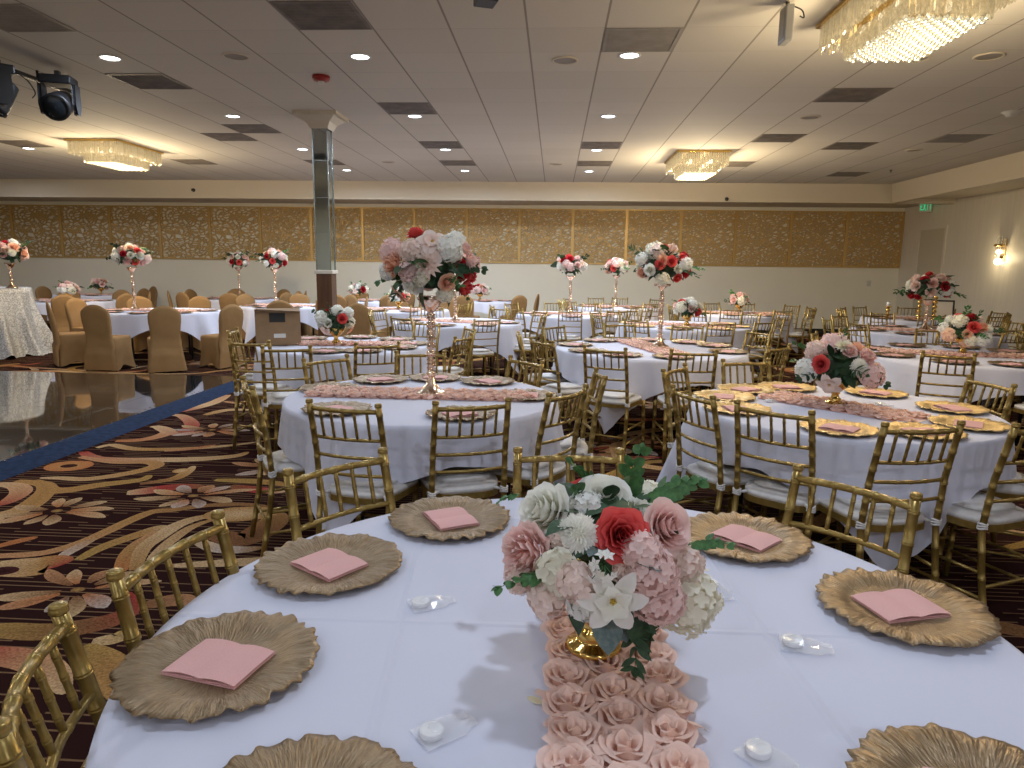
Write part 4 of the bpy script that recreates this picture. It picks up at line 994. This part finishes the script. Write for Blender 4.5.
def foliage_core(root, c, R, seed, H=1.0):
    r_ = random.Random(seed); mb = MB(); mb.sphere((0,0,0), R*.60, 12, 8, 0, H)
    for k in range(46):
        z = 1-1.75*(k+.5)/46; a = k*2.39996; s_ = sqrt(max(0,1-z*z)); d_ = Vector((s_*cos(a), s_*sin(a), z*H))
        q = Matrix.Translation(d_*R*.55) @ (d_+Vector((r_.uniform(-.5,.5),r_.uniform(-.5,.5),r_.uniform(-.5,.5)))).to_track_quat('Y','Z').to_matrix().to_4x4()
        leafshape(mb, R*r_.uniform(.28,.45), R*.10, q)
    mb.obj('foliage', M['leaf_dark'], root, c)

def low_vase(root, s_=1.0):
    MB().lathe([(.052,0),(.055,.006),(.050,.012),(.034,.018),(.030,.024),(.034,.030),(.022,.040),(.018,.055),(.026,.062),(.020,.070),(.045,.085),(.075,.115),(.085,.15),(.082,.151),(.06,.125),(.001,.12)], 28, M4=Matrix.Scale(s_,4)).obj('footed_bowl', M['brass'], root)
def tall_vase(root, H_, m_='rosegold'):
    prof = [(.085,0),(.088,.008),(.078,.016),(.058,.024),(.044,.04),(.028,.06),(.018,.09)]
    z = .09; mb = MB(); k = 0
    while z < H_-.10:
        w = (.024,.019,.027)[k % 3]; h = (.05,.075,.042)[k % 3]
        prof += [(.014,z+.004),(w*.8,z+h*.25),(w,z+h*.5),(w*.8,z+h*.75),(.014,z+h-.004)]; z += h; k += 1
    prof += [(.02,z),(.05,z+.03),(.075,H_-.02),(.08,H_),(.06,H_-.002),(.001,H_-.01)]
    mb.lathe(prof, 20); mb.obj('stem', M[m_], root)
    # crystal studs around the beads
    mb = MB(); r_ = random.Random(3); zz = .10
    while zz < H_-.1:
        for i in range(8): a = 2*pi*i/8+zz*40; mb.sphere((.0225*cos(a), .0225*sin(a), zz), .0055, 5, 4)
        zz += .024
    mb.obj('crystal_studs', M[m_], root)
MIX = ['rose.red','rose.pink','wrose.white','peony.pink','peony.blush','hydrangea.pink','hydrangea.cream','dahlia.cream','rose.peach','mum.white','magnolia.blush','peony.white','rose.burg','hydrangea.white','peony.pink']
def bouquet(root, c, R, H_, seed, faces=(), n_rand=16, fs=.40, lowcut=-.35, sprigs=6):
    """dome of flowers centred at c (local).  faces: (dx, dz, kind, size) placed on the dome side nearest the viewer, -Y"""
    r_ = random.Random(seed); c = Vector(c); foliage_core(root, c, R, seed, H_/R); taken = []
    for dx, dz, kind, sz in faces:
        ux, uz = dx/R, dz/H_; q = ux*ux+uz*uz; uy = -sqrt(max(.02, 1-min(q,.98)))
        sc_ = 1/max(1, sqrt(q)); d_ = Vector((ux*sc_, uy, uz*sc_)); t_ = kind.split('.')[0]
        if t_ in ('sprig','fern','leaf'):
            p = c+Vector((dx*.55, uy*R*.45, dz*.55)); put(root, kind, p, (dx/R, uy*.25, dz/H_), sz, r_.uniform(-.6,.6)); continue
        p = c+Vector((dx*sc_, uy*R*.78, dz*sc_)); put(root, kind, p, d_, sz, r_.uniform(0,6.28)); taken.append((d_.normalized(), sz/R))
    k = 0; N = 40
    for i in range(N):
        if k >= n_rand: break
        z = 1-(1-lowcut)*(i+.5)/N; a = i*2.39996+seed; s_ = sqrt(max(0,1-z*z)); d_ = Vector((s_*cos(a), s_*sin(a), z))
        sz = R*fs*r_.uniform(.85,1.15)
        if any((d_-e).length < (f+sz/R)*.80 for e, f in taken): continue
        taken.append((d_, sz/R)); k += 1; kind = MIX[(seed*5+k*4+r_.randrange(4)) % len(MIX)]
        put(root, kind, c+Vector((d_.x*R*.80, d_.y*R*.80, d_.z*H_*.80)), d_, sz*(1.1 if kind[:2] == 'hy' else 1), r_.uniform(0,6.28))
    for i in range(sprigs):
        a = 2*pi*i/sprigs+seed+r_.uniform(-.3,.3); z = r_.uniform(-.35,.75); s_ = sqrt(max(0,1-z*z)); d_ = Vector((s_*cos(a), s_*sin(a), z))
        put(root, r_.choice(['sprig.leaf','fern.leaf','fern.leaf_dark','leaf.leaf_dark','sprig.leaf_dark']), c+Vector((d_.x*R, d_.y*R, d_.z*H_))*.62-c*.62+c*0+Vector((0,0,0)) if False else c+Vector((d_.x*R*.62, d_.y*R*.62, d_.z*H_*.62)), d_, R*r_.uniform(.55,.80), r_.uniform(-1,1))
def toward(loc):   # heading that turns local -Y to the viewer
    return atan2(loc[1], loc[0])-pi/2
def low_piece(loc, label, seed, faces=(), R=.185, H_=.135, n=14, lean=None):
    r = thing('low_centerpiece', label, 'flower arrangement', loc, toward(loc), 'low flower centerpieces'); low_vase(r)
    bouquet(r, (0,0,.215), R, H_, seed, faces, n, .36); return r
def tall_piece(loc, label, seed, faces=(), H_=.60, R=.255, HH=.19, n=20, m_='rosegold'):
    r = thing('tall_centerpiece', label, 'flower arrangement', loc, toward(loc), 'tall flower centerpieces'); tall_vase(r, H_, m_)
    bouquet(r, (0,0,H_+HH*.80), R, HH, seed, faces, n, .30, -.55, 8); return r

# ------------------------------------------------------------------ tables
TB = {
 'T1': dict(c=(.075,1.321), r=.875, n=10, desc='the nearest table'),
 'T2': dict(c=(-.753,3.93), r=.78, n=8, desc='the second-nearest table', rot=25, run=0),
 'T3': dict(c=(1.59,3.86), r=.79, n=10, desc='the bright-plate table at right', bright=1, rot=40, run=-48),
 'T4': dict(c=(.93,6.68), r=.90, n=9, desc='the middle table with tall bouquet', rot=17, run=-75),
 'T5': dict(c=(-2.0,6.48), r=.80, n=8, desc='the table holding the cardboard box', rot=10, run=5),
 'T6': dict(c=(3.77,6.62), r=.90, n=9, desc='the right table with peach bouquet', rot=0, run=-12),
 'T7': dict(c=(4.85,9.35), r=.88, n=8, desc='the table below the taupe door', rot=20, run=-20),
 'T8': dict(c=(3.35,12.6), r=.85, n=8, desc='the far table left of the corner', rot=5, run=0, bright=1),
 'T9': dict(c=(1.78,9.6), r=.88, n=8, desc='the table behind the middle tall bouquet', rot=33, run=-10, bright=1),
 'T10': dict(c=(-1.33,9.5), r=.88, n=8, desc='the table behind the nearest tall bouquet', rot=15, run=-20),
 'T11': dict(c=(.26,11.6), r=.88, n=8, desc='the far table under left small stand', rot=40, run=0),
 'T12': dict(c=(1.28,14.2), r=.86, n=8, desc='the farthest table in the centre', rot=0, run=0),
 'T14': dict(c=(6.1,12.0), r=.86, n=8, desc='the far right table with candle stands', rot=10, run=0),
 'T15': dict(c=(6.55,8.0), r=.86, n=8, desc='the table at the right edge', rot=10, run=0),
 'L1': dict(c=(-6.30,10.72), r=.90, n=8, desc='the left table beyond the dance floor', rot=32, run=0, cov=1),
 'L2': dict(c=(-9.6,13.2), r=.85, n=8, desc='the far left low-bouquet table', rot=0, run=0, cov=1),
 'L3': dict(c=(-10.9,15.9), r=.85, n=6, desc='the farthest left table', rot=0, run=0, cov=1),
 'L4': dict(c=(-7.05,15.2), r=.85, n=8, desc='the far table left of the column', rot=0, run=0, cov=1),
 'L5': dict(c=(-4.95,12.7), r=.88, n=8, desc='the table just left of the column', rot=20, run=0, cov=1),
 'C1': dict(c=(-4.35,15.3), r=.85, n=8, desc='the far table right of the column', rot=0, run=0, cov=1),
 'C2': dict(c=(-2.72,12.1), r=.86, n=8, desc='the table right behind the column', rot=12, run=0, cov=1),
 'C3': dict(c=(-1.72,16.0), r=.80, n=6, desc='the farthest table right of the column', rot=0, run=0, cov=1),
}
TP = {}
RUN_NEAR = runner_mesh(1.34, .26, 3, .085, 2, True); RUN_SHORT = runner_mesh(.86, .26, 3, .085, 6, True); RUN_FAR = runner_mesh(1.34, .28, 3, .095, 3, False)
for k, T in TB.items():
    T['name'] = k; T['z'] = .76; cx, cy = T['c']; r = T['r']
    key = round(r, 2)
    if key not in TP: TP[key] = Proto(lambda r=r: make_table(r))
    TP[key].place((cx, cy, 0), radians(T.get('rot', 0)), 'round folding table under the white cloth of '+T['desc'], 'round tables')
    if k == 'T1': me = cloth_mesh(r, 1.30, radians(20), 1, 260, m_=M['cloth_pressed'])
    else: me = cloth_mesh(r, r+.21, radians(T['rot']), sum(map(ord, k)) % 7+len(k)+int(cx*3), 180 if cy < 8 else 110)
    me.name = 'tablecloth'; o = link('tablecloth', me, None, (cx, cy, 0)); tag(o, 'white cloth draped over '+T['desc'], 'tablecloth', 'white tablecloths')
    if k != 'T1':
        o = link('rosette_runner', (RUN_SHORT if k == 'T3' else RUN_NEAR) if cy < 7 else RUN_FAR, None, (cx, cy, .7605), radians(T['run']-90)); tag(o, 'blush rosette runner across '+T['desc'], 'table runner', 'rosette runners')
o = link('rosette_runner', runner_mesh(1.62, .235, 3, .078, 8, True), None, (.115, 1.30, .7605), radians(1.5)); tag(o, 'blush rosette runner under the bouquet on the nearest table', 'table runner', 'rosette runners')

# place settings
T = TB['T1']
for px_, py_, rot in [(220,660,-.22),(330,562,-.6),(450,517,-1.05),(743,536,-.78),(903,605,.28),(990,812,-.4),(296,828,.6)]:
    p = fl(px_, py_, .775); a = atan2(p.y-T['c'][1], p.x-T['c'][0]); setting(T, degrees(a), True, math.hypot(p.x-T['c'][0], p.y-T['c'][1]), rot)
for k, T in TB.items():
    if k == 'T1': continue
    cx, cy = T['c']; n = T['n']; ph = {'T2':11,'T3':2,'T4':50,'T5':12,'T6':17}.get(k, 20+len(T['desc'])*7)
    if k == 'T3': A = [128,159,-166,98,49,2,-40,-76,-112]
    elif k == 'T2': A = [169,-126,128,93,57,3,-61]
    elif k == 'T5': A = [-89,-58,-22,10,51,92,140]
    elif k == 'T4': A = [171,128,-148,-117,-82,84,50,22,-20]
    elif k == 'T6': A = [147,-163,100,-122,-88,28,60,-15,-52]
    else: A = [ph+360*i/n for i in range(n)]
    for a in A:
        x, y = cx+cos(radians(a))*(T['r']-.175), cy+sin(radians(a))*(T['r']-.175)
        if k in ('T2','T3','T4','T5','T6','T7') or y < cy+.4: setting(T, a, cy < 7)

# gold chairs: measured ones first (backrest-top middle, heading), then rings round the far tables
def toc(T, x, y): return degrees(atan2(T['c'][1]-y, T['c'][0]-x))
def blend(T, x, y, nrm, w=.75):
    r0 = toc(T, x, y); d_ = (nrm-r0+90) % 180-90; return r0+d_*w
CHS = {
 'T1': [(-.82,1.38,173),(-.66,2.04,142),(.06,2.24,95),(.88,1.99,43),(-.78,.92,None),(1.17,1.30,None)],
 'T2': [(-.92,2.94,77),(-.36,3.06,110),(.08,3.42,146),(.28,4.02,None),(-.18,4.58,39),(-1.50,4.45,144),(-1.57,3.42,None),(-.95,4.87,None)],
 'T3': [(.70,3.46,None),(.99,3.10,50),(1.50,2.82,106),(2.02,2.90,None),(2.50,4.05,6),(.76,4.33,147),(1.32,4.78,104),(2.0,4.76,None),(2.50,3.45,None)],
 'T4': [(.40,5.38,62),(1.07,5.30,88),(-.10,5.86,31),(-.33,6.55,None),(.0,7.45,None),(.75,7.95,None),(1.5,7.85,None),(2.1,7.2,None),(1.85,5.75,None)],
 'T5': [(-1.39,5.37,111),(-2.43,5.36,100),(-1.99,5.02,126),(-2.99,6.26,None),(-.80,6.1,None),(-.85,7.0,None),(-1.4,7.6,None)],
 'T6': [(3.03,5.46,72),(3.95,5.30,None),(2.60,6.15,None),(2.65,7.2,None),(4.75,5.7,None),(3.3,7.85,None),(4.2,7.9,None),(4.95,7.1,None)],
}
for k, L in CHS.items():
    T = TB[k]
    for i, (x, y, nrm) in enumerate(L):
        ang = toc(T, x, y) if nrm is None else blend(T, x, y, nrm, .8 if y < 5 else .5)
        gold_chair(T, x, y, ang, 0 if (y < 6.3) else 1)
rc = random.Random(21)
for k, n, off in [('T7',9,10),('T8',10,0),('T9',9,35),('T10',8,-68),('T11',9,25),('T12',10,5),('T14',10,40),('T15',7,70)]:
    T = TB[k]; cx, cy = T['c']
    for i in range(n):
        a = radians(off+360*i/n+rc.uniform(-6,6)); q = T['r']+rc.uniform(.32,.45); x, y = cx+q*cos(a), cy+q*sin(a)
        if x > XR-.1 or y > YB-.2: continue
        gold_chair(T, x, y, degrees(a)+180+rc.uniform(-9,9), 2 if cy > 9.2 else 1)
T = TB['C2']
for a in (-62, -20, 15): gold_chair(T, T['c'][0]+1.27*cos(radians(a)), T['c'][1]+1.27*sin(radians(a)), a+180, 2)
for k, A in {'L1': [92,135,174],'L2': [-150,-105,-60,-15,30,80,130,180],'L3': [-10,60,170],'L4': [-155,-112,-70,-25,20,70,120,165],'L5': [-72,15,60,105,150],
             'C1': [-140,-95,-45,0,50,110,170],'C2': [-150,-105,60,105],'C3': [-100,-45,0,180]}.items():
    T = TB[k]
    for a in A:
        a2 = radians(a+rc.uniform(-4,4)); q = T['r']+.30+rc.uniform(-.03,.05); x, y = T['c'][0]+q*cos(a2), T['c'][1]+q*sin(a2)
        if y > YB-.4: continue
        cov_chair(T, x, y, degrees(a2)+180+rc.uniform(-7,7))
T = TB['L1']
for x, y in ((-7.12,9.80),(-6.32,9.45),(-5.50,9.42),(-4.93,9.92)): cov_chair(T, x, y, toc(T, x, y)+(x+6.1)*6)
# sequinned table at the far left
t0 = (-9.24, 10.75)
tt = make_table(.62); tt.location = (t0[0], t0[1], .32); tt['label'] = 'high round table hidden under the silver sequin cloth'; tt.scale = (1,1,1)
for ch in tt.children:
    if ch.name.startswith('leg'): ch.scale = (1,1,1.43); ch.location.z = -.32
me = cloth_mesh(.64, 1.9, 0, 5, 160, 1.085, 'sequin_cloth', M['sequin'], .012, .05, .050); o = link('sequin_tablecloth', me, None, (t0[0], t0[1], 0)); tag(o, 'floor-length silver sequin cloth on the high round table at far left', 'tablecloth')

# cardboard box
bx = thing('cardboard_box', 'brown cardboard box with dark print standing on a table left of the column', 'box', (-2.60,6.38,.7665), .37)
MB().box((-.20,-.13,0),(.20,.13,.31)).obj('box_body', M['cardboard'], bx, bevel=.003)
mb = MB()
for s_, a in ((-1, .5), (1, -.25)):
    mb.add([(-.20,s_*.13,.31),(.20,s_*.13,.31),(.20,s_*(.13+.07*cos(a)),.31+.06*abs(sin(a))*(.3 if s_ < 0 else 1)),(-.20,s_*(.13+.07*cos(a)),.31+.06*abs(sin(a)))], [(0,1,2,3)], 0, False)
    mb.add([(-.20,s_*.13,.307),(.20,s_*.13,.307),(.20,s_*(.13+.07*cos(a)),.307+.06*abs(sin(a))*(.3 if s_ < 0 else 1)),(-.20,s_*(.13+.07*cos(a)),.307+.06*abs(sin(a)))], [(0,3,2,1)], 0, False)
mb.obj('flaps', M['cardboard'], bx)
MB().box((-.075,-.1325,.215),(.065,-.1305,.30)).obj('black_print', M['label_black'], bx); MB().box((-.04,-.1325,.07),(.065,-.1305,.108)).obj('paper_label', M['label_white'], bx)

# far right table: gold candle stands, picture frame
T = TB['T14']
def stand(x, y, H_, lb):
    r = thing('candle_stand', lb, 'candle holder', (x, y, .762), 0, 'gold candle stands'); prof = [(.06,0),(.062,.01),(.03,.02)]
    z = .02
    while z < H_-.05: prof += [(.014,z+.005),(.036,z+.03),(.036,z+.045),(.014,z+.07)]; z += .075
    prof += [(.02,z),(.055,z+.02),(.055,z+.028),(.001,z+.03)]; MB().lathe(prof, 14).obj('stand_stem', M['brass'], r)
    MB().lathe([(.03,z+.03),(.03,z+.10),(.001,z+.105)], 12).obj('candle', M['ring_acrylic'], r)
stand(5.95, 11.7, .50, 'left gold beaded candle stand on the far right table'); stand(6.22, 11.75, .42, 'right gold beaded candle stand on the far right table')
stand(5.55, 11.9, .16, 'short dark gold candle stand on the far right table')
fr = thing('picture_frame', 'dark edged frame leaning on the far right table', 'picture frame', (6.55, 12.1, .775), radians(-20))
mb = MB(); mb.box((-.16,-.01,0),(-.135,.01,.30)).box((.135,-.01,0),(.16,.01,.30)).box((-.135,-.01,0),(.135,.01,.025)).box((-.135,-.01,.275),(.135,.01,.30)); o = mb.obj('frame_edge', M['black'], fr); o.rotation_euler = (-.25,0,0)
o = MB().box((-.135,-.002,.025),(.135,.006,.275)).obj('frame_card', M['plaster'], fr); o.rotation_euler = (-.25,0,0)

# ------------------------------------------------------------------ centerpieces
Z = .7625
# nearest bouquet, flower by flower
B0 = Vector((.09, 1.235, .784)); r = thing('low_centerpiece', 'large bouquet in a gold footed bowl on the nearest table, coral red rose in front', 'flower arrangement', B0, 0, 'low flower centerpieces')
low_vase(r, .98); foliage_core(r, (0.005,0.01,.24), .165, 7, .60)
CB = Vector((.095, 1.245, 1.0))
def nb(px_, py_, Y, kind, rpx, spin=0, tilt=(0,0,0)):
    p = at(px_, py_, Y); s_ = rpx*(p-Vector((0,0,HC))).length/F*1.13; d_ = (p-CB).normalized()+Vector(tilt)+(Vector((0,0,HC))-p).normalized()*.35
    put(r, kind, p-B0, d_, s_, spin)
nb(525,553,1.15,'peony.pink',31); nb(546,513,1.20,'wrose.white',29); nb(603,503,1.27,'rose.white',30,0,(0,-.9,.0)); nb(590,515,1.24,'wrose.white',16,1,(0,-.8,0)); nb(621,535,1.09,'wrose.red',26,.8)
nb(578,533,1.08,'mum.white',19); nb(665,527,1.15,'rose.pink',26,1); nb(579,492,1.34,'rose.red',15); nb(648,505,1.36,'hydrangea.cream',22)
nb(558,572,1.10,'cluster.cream',20,.4); nb(548,596,1.11,'cluster.blush',19); nb(577,582,1.06,'cluster.blush',18,1); nb(604,565,1.04,'filler.white',20); nb(612,598,1.05,'lily.white',29,.5,(.1,-.5,-.1)); nb(586,602,1.08,'cluster.white',17,1.4)
nb(650,572,1.08,'hydrangea.pink',25); nb(658,598,1.10,'hydrangea.pink',24); nb(686,600,1.17,'hydrangea.cream',30); nb(640,550,1.07,'cluster.pink',17); nb(682,565,1.17,'hydrangea.blush',20); nb(520,578,1.14,'hydrangea.blush',15)
nb(560,540,1.16,'hydrangea.blush',14); nb(590,580,1.08,'hydrangea.white',13); nb(628,570,1.09,'hydrangea.blush',15); nb(585,510,1.22,'hydrangea.white',18); nb(640,520,1.25,'wrose.white',22)
for x, y, Y, kind, s_, (ax, ay, az), sp_ in [(600,500,1.32,'sprig.leaf',.13,(-.55,-.1,1.0),.2),(640,505,1.32,'sprig.leaf',.15,(1.0,.1,.75),0),(625,500,1.34,'sprig.leaf',.14,(.2,.2,1.0),.3),(585,505,1.25,'sprig.leaf',.10,(-.3,-.6,.8),1),(655,500,1.30,'sprig.leaf',.13,(.9,.2,.5),.4),
    (688,545,1.12,'sprig.leaf',.09,(1.0,-.2,.30),.2),(545,575,1.10,'sprig.leaf',.11,(-1.0,-.2,-.15),0),(610,605,1.10,'leaf.leaf_grey',.080,(-.15,-.6,-1.0),.1),(617,605,1.12,'leaf.leaf_grey',.065,(.35,-.5,-1.0),.5),(585,590,1.14,'leaf.leaf_dark',.08,(-.4,-.3,-1.0),0),
    (640,590,1.12,'leaf.leaf_dark',.10,(.1,-.4,-1.0),0),(655,610,1.14,'leaf.leaf_dark',.085,(-.5,-.4,-1.0),.4),(640,612,1.13,'fern.leaf_dark',.13,(-.1,-.35,-.9),.4),(628,560,1.08,'leaf.leaf_grey',.06,(.7,-.6,.3),0),(600,545,1.13,'leaf.leaf_dark',.08,(.2,-.5,-.6),0),(575,525,1.10,'leaf.leaf_dark',.06,(-.6,-.5,.2),0),
    (600,550,1.10,'leaf.leaf_grey',.06,(-.3,-.8,.5),0),(640,530,1.18,'leaf.leaf_dark',.08,(.6,-.6,.5),0),(520,495,1.35,'sprig.leaf',.07,(-.6,.2,-.2),0),(700,590,1.2,'leaf.leaf_dark',.05,(.7,0,-.4),0)]:
    p = at(x, y, Y); put(r, kind, p-B0, (ax,ay,az), s_*(.72 if kind.split('.')[0] in ('sprig','fern') else 1.0), sp_)
low_piece((1.58,3.90,.775), 'round bouquet in a gold bowl on the right table, coral rose at its left', 3,
  [(-.085,.02,'rose.red',.055),(-.15,-.02,'hydrangea.white',.07),(-.12,.09,'hydrangea.blush',.055),(-.03,-.08,'magnolia.blush',.07),(.05,.10,'peony.pink',.05),(.02,.115,'dahlia.cream',.05),(.10,.02,'mum.white',.05),(.165,-.03,'hydrangea.pink',.075),(.14,.07,'peony.pink',.06),(.0,.03,'leaf.leaf_dark',.12),(.06,-.04,'leaf.leaf_dark',.10),(.2,.0,'sprig.leaf',.10),(-.2,.1,'sprig.leaf',.13),(.02,.19,'fern.leaf',.10)], .20, .14, 12)
tall_piece((-.705,3.93,.775), 'nearest tall bouquet of blush, white and red flowers on a rose gold stand', 11,
  [(-.02,.02,'dahlia.blush',.085),(.09,-.075,'rose.peach',.06),(.215,-.115,'peony.red',.07),(-.205,.02,'peony.peach',.085),(-.235,.10,'hydrangea.pink',.08),(-.08,.185,'rose.red',.06),(.01,.13,'magnolia.blush',.09),(.10,.105,'hydrangea.white',.085),(.155,.165,'hydrangea.white',.06),(.25,.03,'peony.pink',.085),(.22,.14,'peony.pink',.06),(-.10,.09,'hydrangea.blush',.07),(-.12,-.02,'hydrangea.pink',.06),(-.05,-.05,'hydrangea.cream',.05),(-.27,-.02,'hydrangea.white',.06),
   (.27,-.05,'peony.red',.055),(-.16,-.10,'fern.leaf_dark',.16),(-.05,-.12,'leaf.leaf_dark',.16),(.13,-.01,'leaf.leaf_dark',.13),(.0,.07,'magnolia.blush',.07),(-.26,-.13,'leaf.leaf',.12),(.12,-.16,'leaf.leaf_dark',.13),(-.17,-.15,'magnolia.peach',.07),(.25,-.17,'sprig.leaf',.10),(.08,-.14,'hydrangea.cream',.055)], .565, .235, .195, 16)
tall_piece((1.02,6.68,.775), 'second tall bouquet with red and white roses on a rose gold stand, centre', 5,
  [(-.05,.14,'hydrangea.blush',.08),(.0,.17,'rose.red',.05),(.07,.17,'peony.blush',.07),(-.01,.06,'rose.peach',.06),(.07,.05,'rose.red',.06),(-.03,.02,'rose.red',.055),(-.12,-.03,'wrose.white',.065),(-.20,-.06,'peony.peach',.06),(.17,.08,'rose.red',.05),(.20,.03,'hydrangea.white',.07),(.14,-.02,'peony.white',.055),(.13,-.10,'rose.red',.05),(-.20,.07,'hydrangea.white',.065),(.0,-.11,'hydrangea.cream',.07),(-.08,.08,'leaf.leaf_dark',.13),(-.12,.19,'fern.leaf',.11)], .60, .265, .20, 16)
low_piece((-2.06,6.42,.775), 'small bouquet with one red flower beside the cardboard box', 9,
  [(-.13,.04,'hydrangea.white',.065),(-.14,-.03,'peony.white',.05),(-.09,-.08,'magnolia.blush',.065),(.06,.03,'rose.red',.055),(.02,.10,'hydrangea.white',.06),(.12,.08,'hydrangea.white',.055),(-.03,.0,'leaf.leaf_dark',.12),(.13,-.08,'magnolia.peach',.06),(-.05,.12,'fern.leaf_dark',.11),(.0,-.06,'leaf.leaf_dark',.1)], .160, .125, 12)
low_piece((3.80,6.62,.775), 'peach and white bouquet in a gold bowl on the right-hand table', 13,
  [(-.12,-.04,'hydrangea.peach',.07),(-.05,.09,'hydrangea.cream',.07),(.06,.04,'rose.red',.06),(.02,-.02,'rose.peach',.05),(.13,.04,'peony.peach',.06),(.14,-.06,'hydrangea.white',.075),(.05,-.08,'hydrangea.cream',.06),(-.17,.02,'hydrangea.white',.055),(.0,.17,'fern.leaf',.12),(.1,.15,'fern.leaf',.11),(-.03,.0,'leaf.leaf_dark',.10),(.02,-.1,'magnolia.peach',.06)], .205, .145, 12)
for (x, y), lb, sd in [((3.30,12.6),'small distant bouquet with orange-red flowers on the far right-centre table',17),((1.80,9.5),'small bouquet right behind the second tall stand',19),((-9.58,13.2),'small bouquet on the far left table, red rose in the middle',23),((-10.75,15.9),'small dark-leaved bouquet on the farthest left table',29),
                   ((-4.38,15.3),'small pinkish bouquet right of the column by the back wall',31),((-2.74,12.1),'small bouquet of white and pink flowers behind the column',37),((-1.72,16.0),'small dark pink bouquet near the back wall, centre left',41)]:
    low_piece((x, y, .775), lb, sd, n=14, R=.21 if sd in (31,29,41) else .20)
for (x, y), lb, sd in [((4.87,9.38),'tall bouquet with dark red roses in front of the taupe door',43),((-1.36,9.5),'tall rose gold stand partly hidden behind the nearest tall bouquet',47),((.26,11.6),'left of the two small tall bouquets at the centre back wall',53),((1.24,14.2),'right of the two small tall bouquets at the centre back wall',59),
                   ((-6.70,10.70),'tall bouquet on the left table beyond the dance floor',61),((-7.05,15.2),'smaller tall bouquet far left of the column, red flower in front',67),((-5.18,12.65),'tall bouquet just left of the mirrored column',71)]:
    tall_piece((x, y, .775), lb, sd, {43: [(-.20,-.10,'peony.burg',.07),(-.12,-.12,'rose.burg',.05),(-.16,.02,'peony.blush',.08),(-.06,.10,'rose.burg',.06),(.03,.06,'peony.pink',.08),(.02,-.06,'peony.blush',.08),(.12,.13,'peony.blush',.08),(.17,.02,'rose.burg',.07),(.13,-.06,'peony.white',.07),(-.02,.17,'rose.red',.05),(.0,.0,'leaf.leaf_dark',.14),(.07,.0,'leaf.leaf_dark',.14),(.24,-.08,'sprig.leaf',.12)],
      61: [(-.12,.12,'peony.blush',.08),(-.10,.05,'rose.burg',.055),(.0,.03,'peony.white',.065),(.10,.10,'rose.red',.06),(.13,.03,'peony.white',.08),(-.05,-.06,'peony.pink',.08),(.06,-.07,'rose.red',.06),(.16,-.08,'peony.pink',.07),(-.20,.0,'hydrangea.white',.07),(.23,-.02,'hydrangea.blush',.07),(.0,.15,'peony.peach',.06),(-.15,-.06,'leaf.leaf_dark',.14)],
      67: [(-.12,.08,'peony.blush',.07),(.0,.08,'peony.white',.065),(.02,-.04,'rose.red',.07),(.13,.08,'peony.pink',.06),(-.13,-.03,'rose.burg',.06),(.14,-.05,'hydrangea.white',.06)],
      71: [(-.13,.06,'peony.burg',.06),(.02,.10,'hydrangea.white',.08),(.13,.07,'hydrangea.pink',.08),(-.03,-.02,'rose.red',.06),(-.14,-.06,'hydrangea.white',.06),(.03,-.10,'peony.white',.06),(.18,-.05,'rose.burg',.06)]}.get(sd, ()), n=22, R=.26 if sd != 43 else .29, H_=.67 if sd in (61,67,71) else (.62 if sd != 43 else .40))
r = tall_piece((-8.68,10.65,1.088), 'tall bouquet on the silver sequin table at the far left', 73, n=22, R=.27, H_=.40)

# favours
for (x, y, rz), s_ in [((432,602,.5),'between the left chargers and the bouquet'),((446,728,.7),'near the lower left edge of the runner'),((806,645,-.2),'right of the bouquet in open cloth'),((716,590,-1.2),'just right of the bouquet'),((773,762,-.9),'at the bottom edge right of the runner')]:
    p = fl(x, y, .765); favor((p.x, p.y, .7625), rz, f'clear wrapped favor {s_}, nearest table', 'wrapped favors')
for (x, y, rz), s_ in [((772,401,.5),'left of its bouquet'),((884,405,-.3),'right of its bouquet'),((905,424,.2),'beside its near right chargers')]:
    p = fl(x, y, .765); favor((p.x, p.y, .7625), rz, f'clear wrapped favor on the right bright-plate table, {s_}', 'wrapped favors')
p = fl(560,706,.765); o = thing('loose_petal', 'single fallen cream petal left of the runner', 'petal', (p.x-.03, p.y+.01, .7625)); mb = MB(); leafshape(mb, .03, .009, Matrix.Rotation(1.2,4,'Z'), 0, 0, .1, -.1); mb.obj('petal_blade', M['p_cream'], o)

# ------------------------------------------------------------------ light and view
w = bpy.data.worlds.new('world'); S.world = w; w.use_nodes = True; w.node_tree.nodes['Background'].inputs[0].default_value = (.5,.48,.46,1); w.node_tree.nodes['Background'].inputs[1].default_value = .1
for n, (x, y) in enumerate([(-12,3),(-12,9),(-12,14),(5.4,2.5),(5.4,-2),(-6,-2.5),(-2,-3),(2,-3)]):  # unseen fill lights without fixtures, added to brighten the room and mirrored column
    ld = bpy.data.lights.new('added_fill_light', 'AREA'); ld.shape = 'DISK'; ld.size = .15; ld.energy = 60 if y < -2 else 40; ld.color = (.85,.88,1.0)
    lo = bpy.data.objects.new('added_fill_light', ld); COL.objects.link(lo); lo.location = (x, y, ZC-.02)
S.view_settings.view_transform = 'Standard'; S.view_settings.look = 'None'; S.view_settings.gamma = 1; S.view_settings.exposure = -0.3; S.view_settings.use_curve_mapping = False
S.cycles.use_denoising = True; S.cycles.max_bounces = 7; S.cycles.diffuse_bounces = 4; S.cycles.transparent_max_bounces = 16; S.cycles.sample_clamp_indirect = 4
